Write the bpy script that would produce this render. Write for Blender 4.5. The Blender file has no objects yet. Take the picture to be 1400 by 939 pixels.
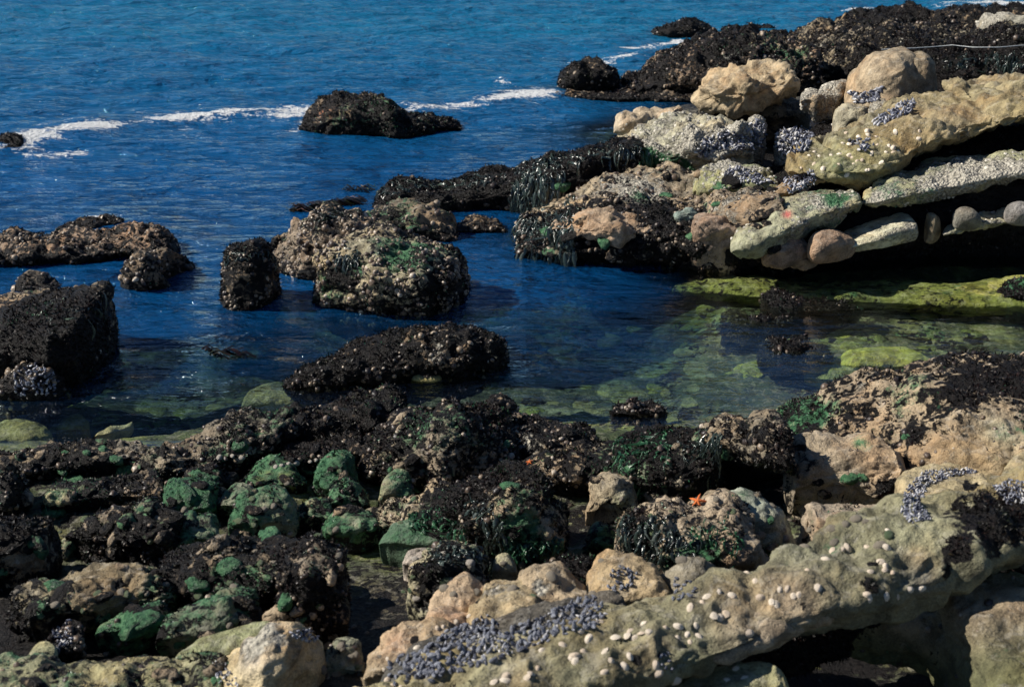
import bpy, math, random
import numpy as np
from math import radians, sin, cos, tan, pi
from mathutils import Vector, Matrix, Euler

SC = bpy.context.scene
COL = SC.collection
rng = np.random.default_rng(7)
random.seed(7)

# ------------------------------------------------------------------ camera model
PW, PH, FPX = 1400.0, 939.0, 1944.0
CX, CY, CH, TH = 700.0, 469.5, 3.5, radians(20.0)
CT, ST = cos(TH), sin(TH)
CAM = np.array([0.0, 0.0, CH])

def ray(px, py):
    u = (np.asarray(px, float) - CX) / FPX
    v = (np.asarray(py, float) - CY) / FPX
    return u, CT - v * ST, -ST - v * CT

def P(px, py, z=0.0):
    """point of the picture ray at height z"""
    dx, dy, dz = ray(px, py)
    t = (z - CH) / dz
    return dx * t, dy * t, np.zeros_like(t) + z

def proj_y(Y, Z):
    d = Y * CT - (Z - CH) * ST
    v = (-Y * ST - (Z - CH) * CT) / d
    return v * FPX + CY

def proj(V):
    d = V[:, 1] * CT - (V[:, 2] - CH) * ST
    v = (-V[:, 1] * ST - (V[:, 2] - CH) * CT) / d
    return V[:, 0] / d * FPX + CX, v * FPX + CY, d

# ------------------------------------------------------------------ noise
_perm = np.random.default_rng(3).permutation(1024).astype(np.int64)
_g = np.random.default_rng(4).normal(size=(1024, 3))
_g /= np.linalg.norm(_g, axis=1)[:, None]

def perlin(p):
    pi_ = np.floor(p).astype(np.int64)
    f = p - pi_
    w = f * f * f * (f * (f * 6 - 15) + 10)
    out = 0
    for i in (0, 1):
        wx = w[:, 0] if i else 1 - w[:, 0]
        for j in (0, 1):
            wy = w[:, 1] if j else 1 - w[:, 1]
            for k in (0, 1):
                wz = w[:, 2] if k else 1 - w[:, 2]
                h = _perm[(pi_[:, 2] + k + _perm[(pi_[:, 1] + j + _perm[(pi_[:, 0] + i) & 1023]) & 1023]) & 1023]
                g = _g[h]
                out = out + wx * wy * wz * (g[:, 0] * (f[:, 0] - i) + g[:, 1] * (f[:, 1] - j) + g[:, 2] * (f[:, 2] - k))
    return out * 1.5

def fbm(p, f, octv=4, gain=.5, seed=0):
    o = 0; a = 1.0; s = 0
    for i in range(octv):
        o = o + a * perlin(p * f + seed * 17.31 + i * 5.7); s += a
        a *= gain; f *= 2.03
    return o / s

def billow(p, f, octv=3, gain=.5, seed=0):
    o = 0; a = 1.0; s = 0
    for i in range(octv):
        o = o + a * np.abs(perlin(p * f + seed * 13.7 + i * 9.1)); s += a
        a *= gain; f *= 2.1
    return o / s

# ------------------------------------------------------------------ nodes
def new_mat(name):
    m = bpy.data.materials.new(name); m.use_nodes = True
    nt = m.node_tree; nt.nodes.clear()
    return m, nt

class NB:
    def __init__(s, nt): s.nt = nt
    def n(s, t, **kw):
        nd = s.nt.nodes.new(t)
        for k, v in kw.items(): setattr(nd, k, v)
        return nd
    def link(s, a, b): s.nt.links.new(a, b)
    def setin(s, sock, v):
        if hasattr(v, 'is_linked') or isinstance(v, bpy.types.NodeSocket): s.link(v, sock)
        else: sock.default_value = v
    def math(s, op, a, b=0.0, c=None, clamp=False):
        nd = s.n('ShaderNodeMath', operation=op, use_clamp=clamp)
        s.setin(nd.inputs[0], a); s.setin(nd.inputs[1], b)
        if c is not None: s.setin(nd.inputs[2], c)
        return nd.outputs[0]
    def mix(s, f, a, b, t='RGBA', blend='MIX'):
        nd = s.n('ShaderNodeMix', data_type=t)
        if t == 'RGBA':
            nd.blend_type = blend; ii = (0, 6, 7); oo = 2
        else: ii = (0, 2, 3); oo = 0
        s.setin(nd.inputs[ii[0]], f); s.setin(nd.inputs[ii[1]], a); s.setin(nd.inputs[ii[2]], b)
        return nd.outputs[oo]
    def noise(s, co, scale, detail=4, rough=.55, dist=0.0):
        nd = s.n('ShaderNodeTexNoise'); s.link(co, nd.inputs['Vector'])
        nd.inputs['Scale'].default_value = scale; nd.inputs['Detail'].default_value = detail
        nd.inputs['Roughness'].default_value = rough; nd.inputs['Distortion'].default_value = dist
        return nd.outputs['Fac']
    def voro(s, co, scale, feature='F1', out='Distance', rnd=1.0):
        nd = s.n('ShaderNodeTexVoronoi', feature=feature); s.link(co, nd.inputs['Vector'])
        nd.inputs['Scale'].default_value = scale; nd.inputs['Randomness'].default_value = rnd
        return nd.outputs[out]
    def ramp(s, f, stops, interp='LINEAR'):
        nd = s.n('ShaderNodeValToRGB'); nd.color_ramp.interpolation = interp
        cr = nd.color_ramp
        while len(cr.elements) < len(stops): cr.elements.new(.5)
        for e, (p, c) in zip(cr.elements, stops):
            e.position = p; e.color = (*c, 1) if len(c) == 3 else c
        s.link(f, nd.inputs[0]); return nd.outputs['Color']
    def rng(s, f, a, b, c=0.0, d=1.0):
        nd = s.n('ShaderNodeMapRange'); nd.interpolation_type = 'SMOOTHSTEP'
        s.setin(nd.inputs[0], f)
        for i, v in enumerate((a, b, c, d)): nd.inputs[i + 1].default_value = v
        return nd.outputs[0]
    def attr(s, name, out='Fac'):
        nd = s.n('ShaderNodeAttribute'); nd.attribute_name = name
        return nd.outputs[out]
    def pos(s): return s.n('ShaderNodeNewGeometry').outputs['Position']
    def bump(s, h, dist, strength=1.0, normal=None):
        nd = s.n('ShaderNodeBump'); nd.inputs['Distance'].default_value = dist
        nd.inputs['Strength'].default_value = strength
        s.link(h, nd.inputs['Height'])
        if normal is not None: s.link(normal, nd.inputs['Normal'])
        return nd.outputs[0]

def make_rock_material():
    m, nt = new_mat('shore_rock'); b = NB(nt)
    co = b.pos()
    n_big = b.noise(co, 2.3, 5, .6)
    n_mid = b.noise(co, 9, 6, .62)
    n_fine = b.noise(co, 38, 5, .65)
    n_grit = b.noise(co, 150, 3, .6)
    v_b = b.voro(co, 42)
    v_pit = b.voro(co, 26)
    base = b.attr('base', 'Color')
    # sandstone: broad stains, pits and grit
    f1 = b.math('ADD', b.math('MULTIPLY', n_mid, .9), b.math('MULTIPLY', n_grit, .55))
    val = b.rng(f1, .5, .95, .42, 1.5)
    sand = b.mix(1.0, base, b.n('ShaderNodeCombineColor').outputs[0], blend='MULTIPLY')
    cc = [x for x in nt.nodes if x.bl_idname == 'ShaderNodeCombineColor'][-1]
    for i in range(3): nt.links.new(val, cc.inputs[i])
    # pale lichen and salt bloom in ragged patches, mostly on upward faces
    nzz = b.n('ShaderNodeSeparateXYZ'); b.link(b.n('ShaderNodeNewGeometry').outputs['Normal'], nzz.inputs[0])
    bl = b.math('ADD', b.noise(co, 14, 7, .7, .8), b.math('MULTIPLY', nzz.outputs[2], .10))
    bloom = b.math('MULTIPLY', b.rng(bl, .60, .70), .42)
    stain = b.math('MULTIPLY', b.rng(b.noise(co, 6.5, 7, .72, 1.2), .56, .64), .55)
    warm = b.rng(n_big, .42, .68, 0, .55)
    sand = b.mix(warm, sand, b.mix(1.0, sand, (1.0, .72, .48, 1), blend='MULTIPLY'))
    sand = b.mix(bloom, sand, b.mix(.45, sand, (.62, .58, .5, 1)))
    sand = b.mix(stain, sand, b.mix(1.0, sand, (.38, .36, .30, 1), blend='MULTIPLY'))
    pits = b.rng(b.math('ADD', v_pit, b.math('MULTIPLY', n_fine, .5)), .22, .42, .75, 0)
    sand = b.mix(b.math('MULTIPLY', pits, .6), sand, (.03, .026, .018, 1))
    # pale barnacle crust
    pale_a = b.attr('pale')
    pm = b.rng(b.math('SUBTRACT', pale_a, b.math('ADD', b.math('MULTIPLY', n_mid, .75), b.math('MULTIPLY', n_fine, .35))), -.12, .05)
    pcol = b.ramp(v_b, [(0, (.10, .09, .075)), (.16, (.55, .5, .4)), (.45, (.42, .39, .33)), (.8, (.10, .09, .075))])
    pcol = b.mix(b.rng(n_fine, .4, .7), pcol, (.46, .43, .35, 1))
    c = b.mix(pm, sand, pcol)
    # green film
    gr_a = b.attr('green')
    gm = b.rng(b.math('SUBTRACT', gr_a, b.math('ADD', b.math('MULTIPLY', n_mid, .85), b.math('MULTIPLY', n_grit, .25))), -.12, .1)
    gcol = b.ramp(b.math('ADD', b.math('MULTIPLY', n_fine, .7), b.math('MULTIPLY', n_big, .3)),
                  [(.34, (.005, .022, .012)), (.44, (.022, .085, .036)), (.54, (.055, .165, .07)), (.64, (.13, .24, .12)), (.72, (.28, .34, .21))])
    c = b.mix(gm, c, gcol)
    # dark turf of small red and brown algae
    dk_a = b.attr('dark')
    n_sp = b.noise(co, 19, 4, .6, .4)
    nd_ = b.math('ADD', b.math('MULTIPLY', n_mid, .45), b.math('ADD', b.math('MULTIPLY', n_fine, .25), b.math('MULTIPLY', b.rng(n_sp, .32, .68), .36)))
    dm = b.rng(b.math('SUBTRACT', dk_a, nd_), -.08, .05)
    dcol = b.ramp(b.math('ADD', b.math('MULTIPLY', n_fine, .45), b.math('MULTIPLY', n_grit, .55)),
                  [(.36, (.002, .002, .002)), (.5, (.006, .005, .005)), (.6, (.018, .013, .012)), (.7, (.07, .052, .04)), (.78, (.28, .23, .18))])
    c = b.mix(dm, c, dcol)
    bs = b.n('ShaderNodeBsdfPrincipled')
    b.link(c, bs.inputs['Base Color'])
    wet = b.math('MAXIMUM', dm, gm)
    rough = b.mix(wet, b.rng(n_fine, .3, .7, .75, .95), b.rng(n_fine, .35, .65, .28, .7), 'FLOAT')
    b.link(rough, bs.inputs['Roughness'])
    b.link(b.mix(dm, .4, .22, 'FLOAT'), bs.inputs['Specular IOR Level'])
    h = b.math('ADD', b.math('MULTIPLY', n_mid, .9), b.math('MULTIPLY', n_fine, .6))
    h = b.math('ADD', h, b.math('MULTIPLY', n_grit, b.mix(wet, .14, .38, 'FLOAT')))
    h = b.math('SUBTRACT', h, b.math('MULTIPLY', pm, b.math('MULTIPLY', v_b, .8)))
    h = b.math('SUBTRACT', h, b.math('MULTIPLY', pits, .25))
    b.link(b.bump(h, .035, 1.0), bs.inputs['Normal'])
    o = b.n('ShaderNodeOutputMaterial'); b.link(bs.outputs[0], o.inputs[0])
    return m

def tint_material(name, stops, rough=.4, spec=.5, bumps=(60, .004), hues=None):
    """one colour ramp driven by a per-item random value stored on the mesh"""
    m, nt = new_mat(name); b = NB(nt)
    t = b.attr('tint')
    co = b.pos()
    n = b.noise(co, bumps[0], 4, .6)
    f = b.math('ADD', t, b.math('MULTIPLY', b.math('SUBTRACT', n, .5), .5))
    c = b.ramp(f, stops)
    if hues:
        c = b.mix(1.0, c, b.ramp(b.noise(co, 2.6, 4, .6), hues), blend='MULTIPLY')
    bs = b.n('ShaderNodeBsdfPrincipled'); b.link(c, bs.inputs['Base Color'])
    bs.inputs['Roughness'].default_value = rough
    bs.inputs['Specular IOR Level'].default_value = spec
    b.link(b.bump(n, bumps[1]), bs.inputs['Normal'])
    o = b.n('ShaderNodeOutputMaterial'); b.link(bs.outputs[0], o.inputs[0])
    return m

def plain_material(name, ca, cb, scale=30, rough=.6, bumpd=.004, obj_rand=0.0, spec=.5, lohi=(.35, .65)):
    m, nt = new_mat(name); b = NB(nt)
    co = b.n('ShaderNodeTexCoord').outputs['Object']
    n = b.noise(co, scale, 5, .6)
    f = b.rng(n, *lohi)
    if obj_rand:
        r = b.n('ShaderNodeObjectInfo').outputs['Random']
        f = b.math('ADD', b.math('MULTIPLY', f, 1 - obj_rand), b.math('MULTIPLY', r, obj_rand))
    c = b.mix(f, (*ca, 1), (*cb, 1))
    bs = b.n('ShaderNodeBsdfPrincipled'); b.link(c, bs.inputs['Base Color'])
    bs.inputs['Roughness'].default_value = rough
    bs.inputs['Specular IOR Level'].default_value = spec
    b.link(b.bump(n, bumpd), bs.inputs['Normal'])
    o = b.n('ShaderNodeOutputMaterial'); b.link(bs.outputs[0], o.inputs[0])
    return m

M_ROCK = make_rock_material()
M_TURF = tint_material('turf_algae', [(0, (.002, .002, .002)), (.35, (.006, .0045, .0045)), (.6, (.018, .011, .011)), (.8, (.026, .03, .016)), (.94, (.04, .034, .024)), (1, (.3, .24, .2))], .42, .22, hues=[(.36, (.55, 1.1, .7)), (.46, (.9, .9, .75)), (.56, (1.1, .75, .85)), (.66, (1.3, 1.0, .8))])
M_GREEN = tint_material('green_algae', [(0, (.005, .02, .012)), (.5, (.02, .08, .036)), (.85, (.06, .17, .08)), (1, (.25, .36, .25))], .3, .5)
M_KELP = tint_material('kelp_frond', [(0, (.008, .012, .010)), (.4, (.022, .034, .028)), (.7, (.05, .075, .06)), (1, (.16, .18, .16))], .25, .9)
M_SHELL = tint_material('crust_shell', [(0, (.012, .01, .01)), (.35, (.04, .028, .024)), (.6, (.12, .085, .06)), (.82, (.25, .19, .13)), (1, (.55, .48, .40))], .38, .5)
M_BARN = tint_material('barnacle_shell', [(0, (.09, .085, .075)), (.4, (.3, .28, .24)), (.8, (.48, .45, .38)), (1, (.62, .58, .5))], .6, .4)
M_MUSSEL = plain_material('mussel_shell', (.012, .015, .04), (.46, .49, .56), 34, .28, .002, .30, .7, lohi=(.46, .74))
M_MUSSEL_T = tint_material('mussel_shell_mass', [(0, (.012, .014, .03)), (.35, (.04, .045, .075)), (.65, (.22, .23, .28)), (1, (.62, .60, .58))], .32, .6)
M_LIMPET = plain_material('limpet_shell', (.55, .42, .30), (.86, .77, .64), 60, .6, .003, .6)
M_STAR = plain_material('starfish_skin', (.72, .12, .02), (.85, .27, .06), 90, .55, .004)

# ------------------------------------------------------------------ mesh helpers
def mesh_obj(name, V, faces, mat, loc=None, smooth=True, attrs=None, parent=None):
    V = np.asarray(V, float)
    me = bpy.data.meshes.new(name)
    loc = np.zeros(3) if loc is None else np.asarray(loc, float)
    L = V - loc
    F = np.asarray(faces, np.int64)
    if F.dtype != object and F.ndim == 2:
        k = F.shape[1]; nf = len(F)
        me.vertices.add(len(V)); me.vertices.foreach_set('co', L.astype(np.float32).ravel())
        me.loops.add(nf * k); me.loops.foreach_set('vertex_index', F.astype(np.int32).ravel())
        me.polygons.add(nf); me.polygons.foreach_set('loop_start', np.arange(0, nf * k, k, dtype=np.int32))
        me.polygons.foreach_set('loop_total', np.full(nf, k, np.int32))
    me.update(calc_edges=True)
    me.polygons.foreach_set('use_smooth', np.full(len(me.polygons), smooth))
    if attrs:
        for k, v in attrs.items():
            if v.ndim == 1:
                a = me.attributes.new(k, 'FLOAT', 'POINT'); a.data.foreach_set('value', v.astype(np.float32))
            else:
                a = me.attributes.new(k, 'FLOAT_COLOR', 'POINT')
                a.data.foreach_set('color', np.concatenate([v, np.ones((len(v), 1))], 1).astype(np.float32).ravel())
    me.materials.append(mat)
    o = bpy.data.objects.new(name, me); COL.objects.link(o)
    if parent is not None:
        o.parent = parent
        pl = np.array(parent.location)
        o.location = loc - pl
    else:
        o.location = loc
    return o

def tag(o, label=None, cat=None, group=None, kind=None):
    if label: o['label'] = label
    if cat: o['category'] = cat
    if group: o['group'] = group
    if kind: o['kind'] = kind
    return o

def grid_faces(n, m, closed=True):
    i = np.arange(n - 1)[:, None]; j = np.arange(m if closed else m - 1)[None, :]
    j2 = (j + 1) % m
    a = i * m + j; b_ = i * m + j2; c = (i + 1) * m + j2; d = (i + 1) * m + j
    return np.stack([a, d, c, b_], -1).reshape(-1, 4)

def stack_instances(TV, TF, pos, R, tint, name, mat, parent=None, loc=None, smooth=True):
    """many copies of one small template (R: n,3,3) as one mesh"""
    n = len(pos); k = len(TV)
    V = np.einsum('nij,kj->nki', R, TV) + pos[:, None, :]
    F = (TF[None] + (np.arange(n) * k)[:, None, None]).reshape(-1, TF.shape[1])
    return mesh_obj(name, V.reshape(-1, 3), F, mat, loc=loc, smooth=smooth, attrs={'tint': np.repeat(tint, k)}, parent=parent)

def frames(N, rs, spin=True):
    """rotation matrices whose z axis is N"""
    n = len(N)
    a = rs.normal(size=(n, 3))
    X = np.cross(a, N); X /= np.linalg.norm(X, axis=1)[:, None] + 1e-9
    Y = np.cross(N, X)
    return np.stack([X, Y, N], -1)

def dome_template(nr=7, rings=2):
    V = []
    for i in range(rings):
        a = (i / rings) * pi / 2
        for j in range(nr):
            t = 2 * pi * j / nr
            V.append((cos(a) * cos(t), cos(a) * sin(t), sin(a)))
    V.append((0, 0, 1.0))
    F = []
    for i in range(rings - 1):
        for j in range(nr):
            F.append((i * nr + j, i * nr + (j + 1) % nr, (i + 1) * nr + (j + 1) % nr))
            F.append((i * nr + j, (i + 1) * nr + (j + 1) % nr, (i + 1) * nr + j))
    top = rings * nr
    for j in range(nr): F.append(((rings - 1) * nr + j, (rings - 1) * nr + (j + 1) % nr, top))
    return np.array(V), np.array(F)
DOME_V, DOME_F = dome_template()

def cone_template(nr=6):
    """barnacle: truncated cone with a hollow mouth"""
    V = []
    for r, z in ((1, 0), (.45, .75), (.25, .35)):
        for j in range(nr):
            t = 2 * pi * j / nr; V.append((r * cos(t), r * sin(t), z))
    F = []
    for i in range(2):
        for j in range(nr):
            F.append((i * nr + j, i * nr + (j + 1) % nr, (i + 1) * nr + (j + 1) % nr))
            F.append((i * nr + j, (i + 1) * nr + (j + 1) % nr, (i + 1) * nr + j))
    return np.array(V), np.array(F)
CONE_V, CONE_F = cone_template()

BLADE_V = np.array([(-.5, 0, 0), (.5, 0, 0), (.35, .25, .6), (-.35, .25, .6), (.0, .7, 1.0), (-.12, .7, 1.0)])
BLADE_F = np.array([(0, 1, 2, 3), (3, 2, 4, 5)])

def mussel_template(nl=9, nr=10):
    V = []
    for i in range(nl):
        u = i / (nl - 1)
        w = (sin(pi * u ** .62) ** .75) * .5 if 0 < u < 1 else .02
        for j in range(nr):
            t = 2 * pi * j / nr
            cz = sin(t)
            V.append((w * cos(t) * .62, (u - .5) * 2 * .98, w * cz * (.9 if cz > 0 else .9)))
    F = []
    for i in range(nl - 1):
        for j in range(nr):
            F.append((i * nr + j, i * nr + (j + 1) % nr, (i + 1) * nr + (j + 1) % nr, (i + 1) * nr + j))
    return np.array(V) * np.array([1, .5, 1]), np.array(F)
MUS_V, MUS_F = mussel_template()
MUSL_V, MUSL_F = mussel_template(5, 6)

# ------------------------------------------------------------------ rocks
TAN = (.34, .25, .15); SAND = (.40, .33, .22); OLIVE = (.20, .20, .10); GREY = (.26, .25, .20)
BROWN = (.19, .14, .09); BLACK = (.02, .018, .015); PALE = (.46, .43, .33); GREENB = (.10, .15, .08)
ROCKS = []

def rock(name, label, cols, D=None, z0=0.0, base=BROWN, dark=.35, green=.1, pale=.1, box=2.6,
         under=.25, bury=.25, amp=.055, bill=.05, seed=None, cat='rock', group=None, blobs=(), turf=1.0,
         shells=0.0, gturf=1.0, strata=0.0, step=2.4, crest=.5, barn=0.0, end=3.0, wetline=True, scl=1.0, ridge=0.0, lip=.10):
    seed = len(ROCKS) * 1.37 + 3 if seed is None else seed
    rs = np.random.default_rng(int(seed * 100) + 5)
    cols = [(c[0], c[1], c[2], c[3] if len(c) > 3 else z0) for c in cols]
    # ledges that leave the picture go on past its edges
    if cols[-1][0] >= 1450 and name in ('outcrop', 'reef_rock', 'rock_slab'):
        x, t, b0, z = cols[-1]; x1, t1, b1, z1 = cols[-2]
        g = min(.25, max(-.25, (b0 - b1) / (x - x1)))
        cols.append((x + 300, t + 300 * g * .7, b0 + 300 * g * .7, z))
    if cols[0][0] <= -40 and name == 'outcrop' or (cols[0][0] <= -40 and 'rim' in label):
        x, t, b0, z = cols[0]; cols.insert(0, (x - 300, t + 12, b0 + 12, z))
    A = np.array(cols, float)
    w = A[-1, 0] - A[0, 0]
    n = int(max(14, w / step))
    # denser sections at both ends so the ends round off
    u = np.linspace(0, 1, n); u = .5 - .5 * np.cos(pi * (u * .86 + .07)); u = (u - u[0]) / (u[-1] - u[0])
    px = A[0, 0] + u * w
    def sm(k):
        v = np.interp(px, A[:, 0], A[:, k])
        ker = max(1, int(n * .045))
        if ker > 1:
            vv = np.pad(v, ker, mode='edge'); kk = np.hanning(2 * ker + 1); kk /= kk.sum()
            v = np.convolve(vv, kk, 'valid')
        return v
    yt, yb, zz = sm(1), sm(2), sm(3)
    yt = yb - (yb - yt) * np.clip(1 - np.abs(2 * u - 1) ** 14, .02, 1) ** .5
    al = TH + np.arctan((yb - CY) / FPX)
    fx, fy, _ = P(px, yb, zz)
    fz = zz
    dist = fy / np.cos(al)
    ext = np.maximum(yb - yt, 3) / FPX * dist
    wid = w / FPX * dist.mean()
    if D is None: D = min(wid * .75, float(np.percentile(ext, 75) / np.sin(al.mean())) * .55)
    prof = (1 - np.abs(2 * u - 1) ** end) ** .5 * .92 + .08
    Ds = np.minimum(D * prof, ext / np.sin(al) * .8)
    maxext = float(ext.max())
    m_top = int(np.clip((maxext / dist.mean() * FPX + D / dist.mean() * FPX * .6) / step * 1.2, 20, 170))
    m_bot = max(8, m_top // 4)
    a = np.linspace(0, pi, m_top)
    ca = np.cos(a); e = 2.0 / box
    gy = (1 - np.sign(ca) * np.abs(ca) ** e) / 2
    gy = gy ** (math.log(crest) / math.log(.5))
    gz = np.sin(a).clip(0) ** e
    # solve the height so that the rock's outline meets the picture's
    lo = np.full(n, .004); hi = np.full(n, 3.0)
    for _ in range(24):
        h = (lo + hi) / 2
        Y = fy[:, None] + Ds[:, None] * gy[None]
        Z = zz[:, None] + h[:, None] * gz[None]
        top = proj_y(Y, Z).min(1)
        up = top > yt
        lo = np.where(up, h, lo); hi = np.where(up, hi, h)
    Y = fy[:, None] + Ds[:, None] * gy[None]
    Z = zz[:, None] + h[:, None] * gz[None]
    # the foot of the front face tucks back under the brow
    tuck = lip * np.clip(1 - gz / .55, 0, 1) ** 1.5 * (np.arange(m_top) < m_top // 2)
    Y = Y + (Ds[:, None] * tuck[None])
    b_ = np.linspace(pi, 2 * pi, m_bot + 2)[1:-1]
    cb = np.cos(b_); gyb = (1 - np.sign(cb) * np.abs(cb) ** e) / 2; gzb = -np.abs(np.sin(b_)) ** e
    gyb = gyb ** (math.log(crest) / math.log(.5))
    sh = under * np.abs(np.sin(b_))
    sh = np.maximum(sh, 0) 
    Yb = fy[:, None] + Ds[:, None] * (gyb * (1 - sh) + sh * .75 + lip * np.clip((b_ - 1.5 * pi) / (.5 * pi), 0, 1) * (1 - gyb))[None]
    Zb = zz[:, None] + (bury * prof)[:, None] * gzb[None]
    Y = np.concatenate([Y, Yb], 1); Z = np.concatenate([Z, Zb], 1)
    m = Y.shape[1]
    dm = fy + Ds * .4
    dd = dm * CT - (zz + h * .5 - CH) * ST
    X = ((px - CX) / FPX * dd)[:, None] + np.zeros_like(Y)
    # sections fan out a little so end faces curve
    V = np.stack([X, Y, Z], -1)
    size = float(np.median(h)) + .15
    Vf = V.reshape(-1, 3)
    # normals
    du = np.gradient(V, axis=0); dv = np.roll(V, -1, 1) - np.roll(V, 1, 1)
    N = np.cross(du, dv); N /= np.linalg.norm(N, axis=-1)[..., None] + 1e-9
    Nf = -N.reshape(-1, 3)
    c0 = Vf.mean(0)
    if np.mean(np.sum((Vf - c0) * Nf, 1)) < 0: Nf = -Nf
    sc = .55 / max(.3, min(1.2, size * 1.6)) * scl
    q = Vf * np.array([.8, .8, 1.3])
    d = amp * 2.2 * fbm(q, 1.6 * sc, 2, .5, seed) + amp * 1.4 * fbm(q, 5.0 * sc, 4, .55, seed + 1)
    d = d + bill * 2.3 * (billow(q, 3.6 * scl ** .5, 4, .58, seed + 2) - .26)
    d = d + (.006 + .12 * bill) * fbm(q, 20, 3, .6, seed + 3)
    if ridge:
        d = d + ridge * ((1 - np.abs(perlin(q * 3.1 + seed))) ** 3 - .45) + ridge * .4 * ((1 - np.abs(perlin(q * 8.3 + seed * 2))) ** 3 - .45)
    if strata:
        zt = Vf[:, 2] + .12 * Vf[:, 0] * .0 + .03 * fbm(q, 1.2, 2, .5, seed + 4)
        s_ = np.abs(((zt * 9 + seed) % 1.0) - .5) * 2
        d = d - strata * np.clip(1 - s_ * 3.2, 0, 1) * (.5 + fbm(q, 2.5, 2, .5, seed + 5))
    taper = np.repeat(np.clip(np.minimum(u, 1 - u) * n / 5, .15, 1), m)
    cap = min(.35, .5 * size)
    d = np.clip(d, -cap, cap) * taper
    Vf = Vf + Nf * d[:, None]
    V = Vf.reshape(n, m, 3)
    du = np.gradient(V, axis=0); dv = np.roll(V, -1, 1) - np.roll(V, 1, 1)
    N2 = np.cross(du, dv); N2 /= np.linalg.norm(N2, axis=-1)[..., None] + 1e-9
    N2 = N2.reshape(-1, 3)
    if np.mean(np.sum(N2 * Nf, 1)) < 0: N2 = -N2; flip = True
    else: flip = False
    F = grid_faces(n, m)
    if (np.cross(Vf[F[:, 1]] - Vf[F[:, 0]], Vf[F[:, 2]] - Vf[F[:, 0]]) * N2[F[:, 0]]).sum() < 0:
        F = F[:, ::-1]
    # caps as quads around end centres
    nv = n * m
    c1 = V[0].mean(0); c2 = V[-1].mean(0)
    Vall = np.concatenate([Vf, c1[None], c2[None]])
    Nall = np.concatenate([N2, [[-1, 0, 0]], [[1, 0, 0]]])
    j = np.arange(m)
    capA = np.stack([np.full(m, nv), j, (j + 1) % m], 1)
    o2 = (n - 1) * m
    capB = np.stack([np.full(m, nv + 1), o2 + (j + 1) % m, o2 + j], 1)
    # use degenerate-free triangles via separate arrays
    att_n = fbm(Vall, 1.1, 3, .5, seed + 8); att_m = fbm(Vall, 3.6, 3, .5, seed + 9)
    dk = np.full(len(Vall), dark) + att_n * .35 + att_m * .15
    gr = np.full(len(Vall), green) + fbm(Vall, 1.4, 3, .5, seed + 11) * .45
    pl = np.full(len(Vall), pale) + fbm(Vall, 1.7, 3, .5, seed + 12) * .4
    bc = np.tile(np.array(base, float), (len(Vall), 1))
    hue = fbm(Vall, .9, 2, .5, seed + 14)[:, None]
    bc = bc * (1 + .35 * hue) * np.array([1, 1, 1]) + hue * np.array([.02, 0, -.02])
    if wetline:
        wl = np.clip(1 - (Vall[:, 2] + .04) / .16, 0, 1)
        dk = dk + wl * .5
    if A[:, 0].mean() < 520 and A[:, 2].mean() > 590 and name in ('weedy_rock', 'boulder') and 'cream' not in label:
        bc = bc * .68; dk = dk + .09      # left near-shore rocks get a darker base and more dark cover
    ppx, ppy, dep = proj(Vall)
    for bl in blobs:
        kind, bx, by, br, s_ = bl[:5]
        d2 = (ppx - bx) ** 2 + (ppy - by) ** 2
        near = dep < dep.min() + (dep.max() - dep.min()) * 1.01
        i = np.argmin(d2 + dep * 400.0)
        cpt = Vall[i]; rw = br / FPX * dep[i]
        stretch = np.array([1, .75, 1.3]) if len(bl) < 6 else np.array(bl[5])
        wgt = np.exp(-((np.linalg.norm((Vall - cpt) * stretch, axis=1) / rw) ** 2)) * s_
        if kind == 'd': dk = dk + wgt
        elif kind == 'g': gr = gr + wgt
        elif kind == 'p': pl = pl + wgt
        else:
            t = np.clip(wgt, 0, 1)[:, None]; bc = bc * (1 - t) + np.array(kind) * t
    bc = np.clip(bc, .003, .8)
    loc = np.array([Vall[:, 0].mean(), Vall[:, 1].mean(), max(-.3, float(zz.min()))])
    # triangulate everything as tris so one fixed width array works
    T = np.concatenate([F[:, [0, 1, 2]], F[:, [0, 2, 3]], capA, capB])
    o = mesh_obj(name, Vall, T, M_ROCK, loc=loc, attrs={'base': bc, 'dark': dk, 'green': gr, 'pale': pl})
    tag(o, label, cat, group)
    # area per vertex for scattering
    area = np.linalg.norm(np.cross(Vf[F[:, 1]] - Vf[F[:, 0]], Vf[F[:, 3]] - Vf[F[:, 0]]), axis=1)
    fc = (Vf[F[:, 0]] + Vf[F[:, 2]]) / 2; fn = N2[F[:, 0]]
    fdist = np.linalg.norm(fc - CAM, axis=1)
    view = np.sum(fn * (CAM - fc), 1) / fdist
    ok = (view > -.25) & (fc[:, 2] > -.12)
    R = dict(o=o, V=Vall, fc=fc[ok], fn=fn[ok], area=area[ok], dist=fdist[ok], dk=dk[:nv][F[:, 0]][ok], gr=gr[:nv][F[:, 0]][ok], F=F[ok], Vf=Vf, loc=loc)
    ROCKS.append(R)
    def sample(density, prob, jitter=True):
        lam = R['area'] * density / (R['dist'] / 9) ** 2 * prob
        k = rs.poisson(lam)
        idx = np.repeat(np.arange(len(lam)), k)
        r1 = rs.random(len(idx)); r2 = rs.random(len(idx))
        q_ = R['F'][idx]
        a_, b2, c_, d_ = (Vf[q_[:, i]] for i in range(4))
        p = a_ * ((1 - r1) * (1 - r2))[:, None] + b2 * (r1 * (1 - r2))[:, None] + c_ * (r1 * r2)[:, None] + d_ * ((1 - r1) * r2)[:, None]
        return idx, p, R['fn'][idx]
    sc9 = None
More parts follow.
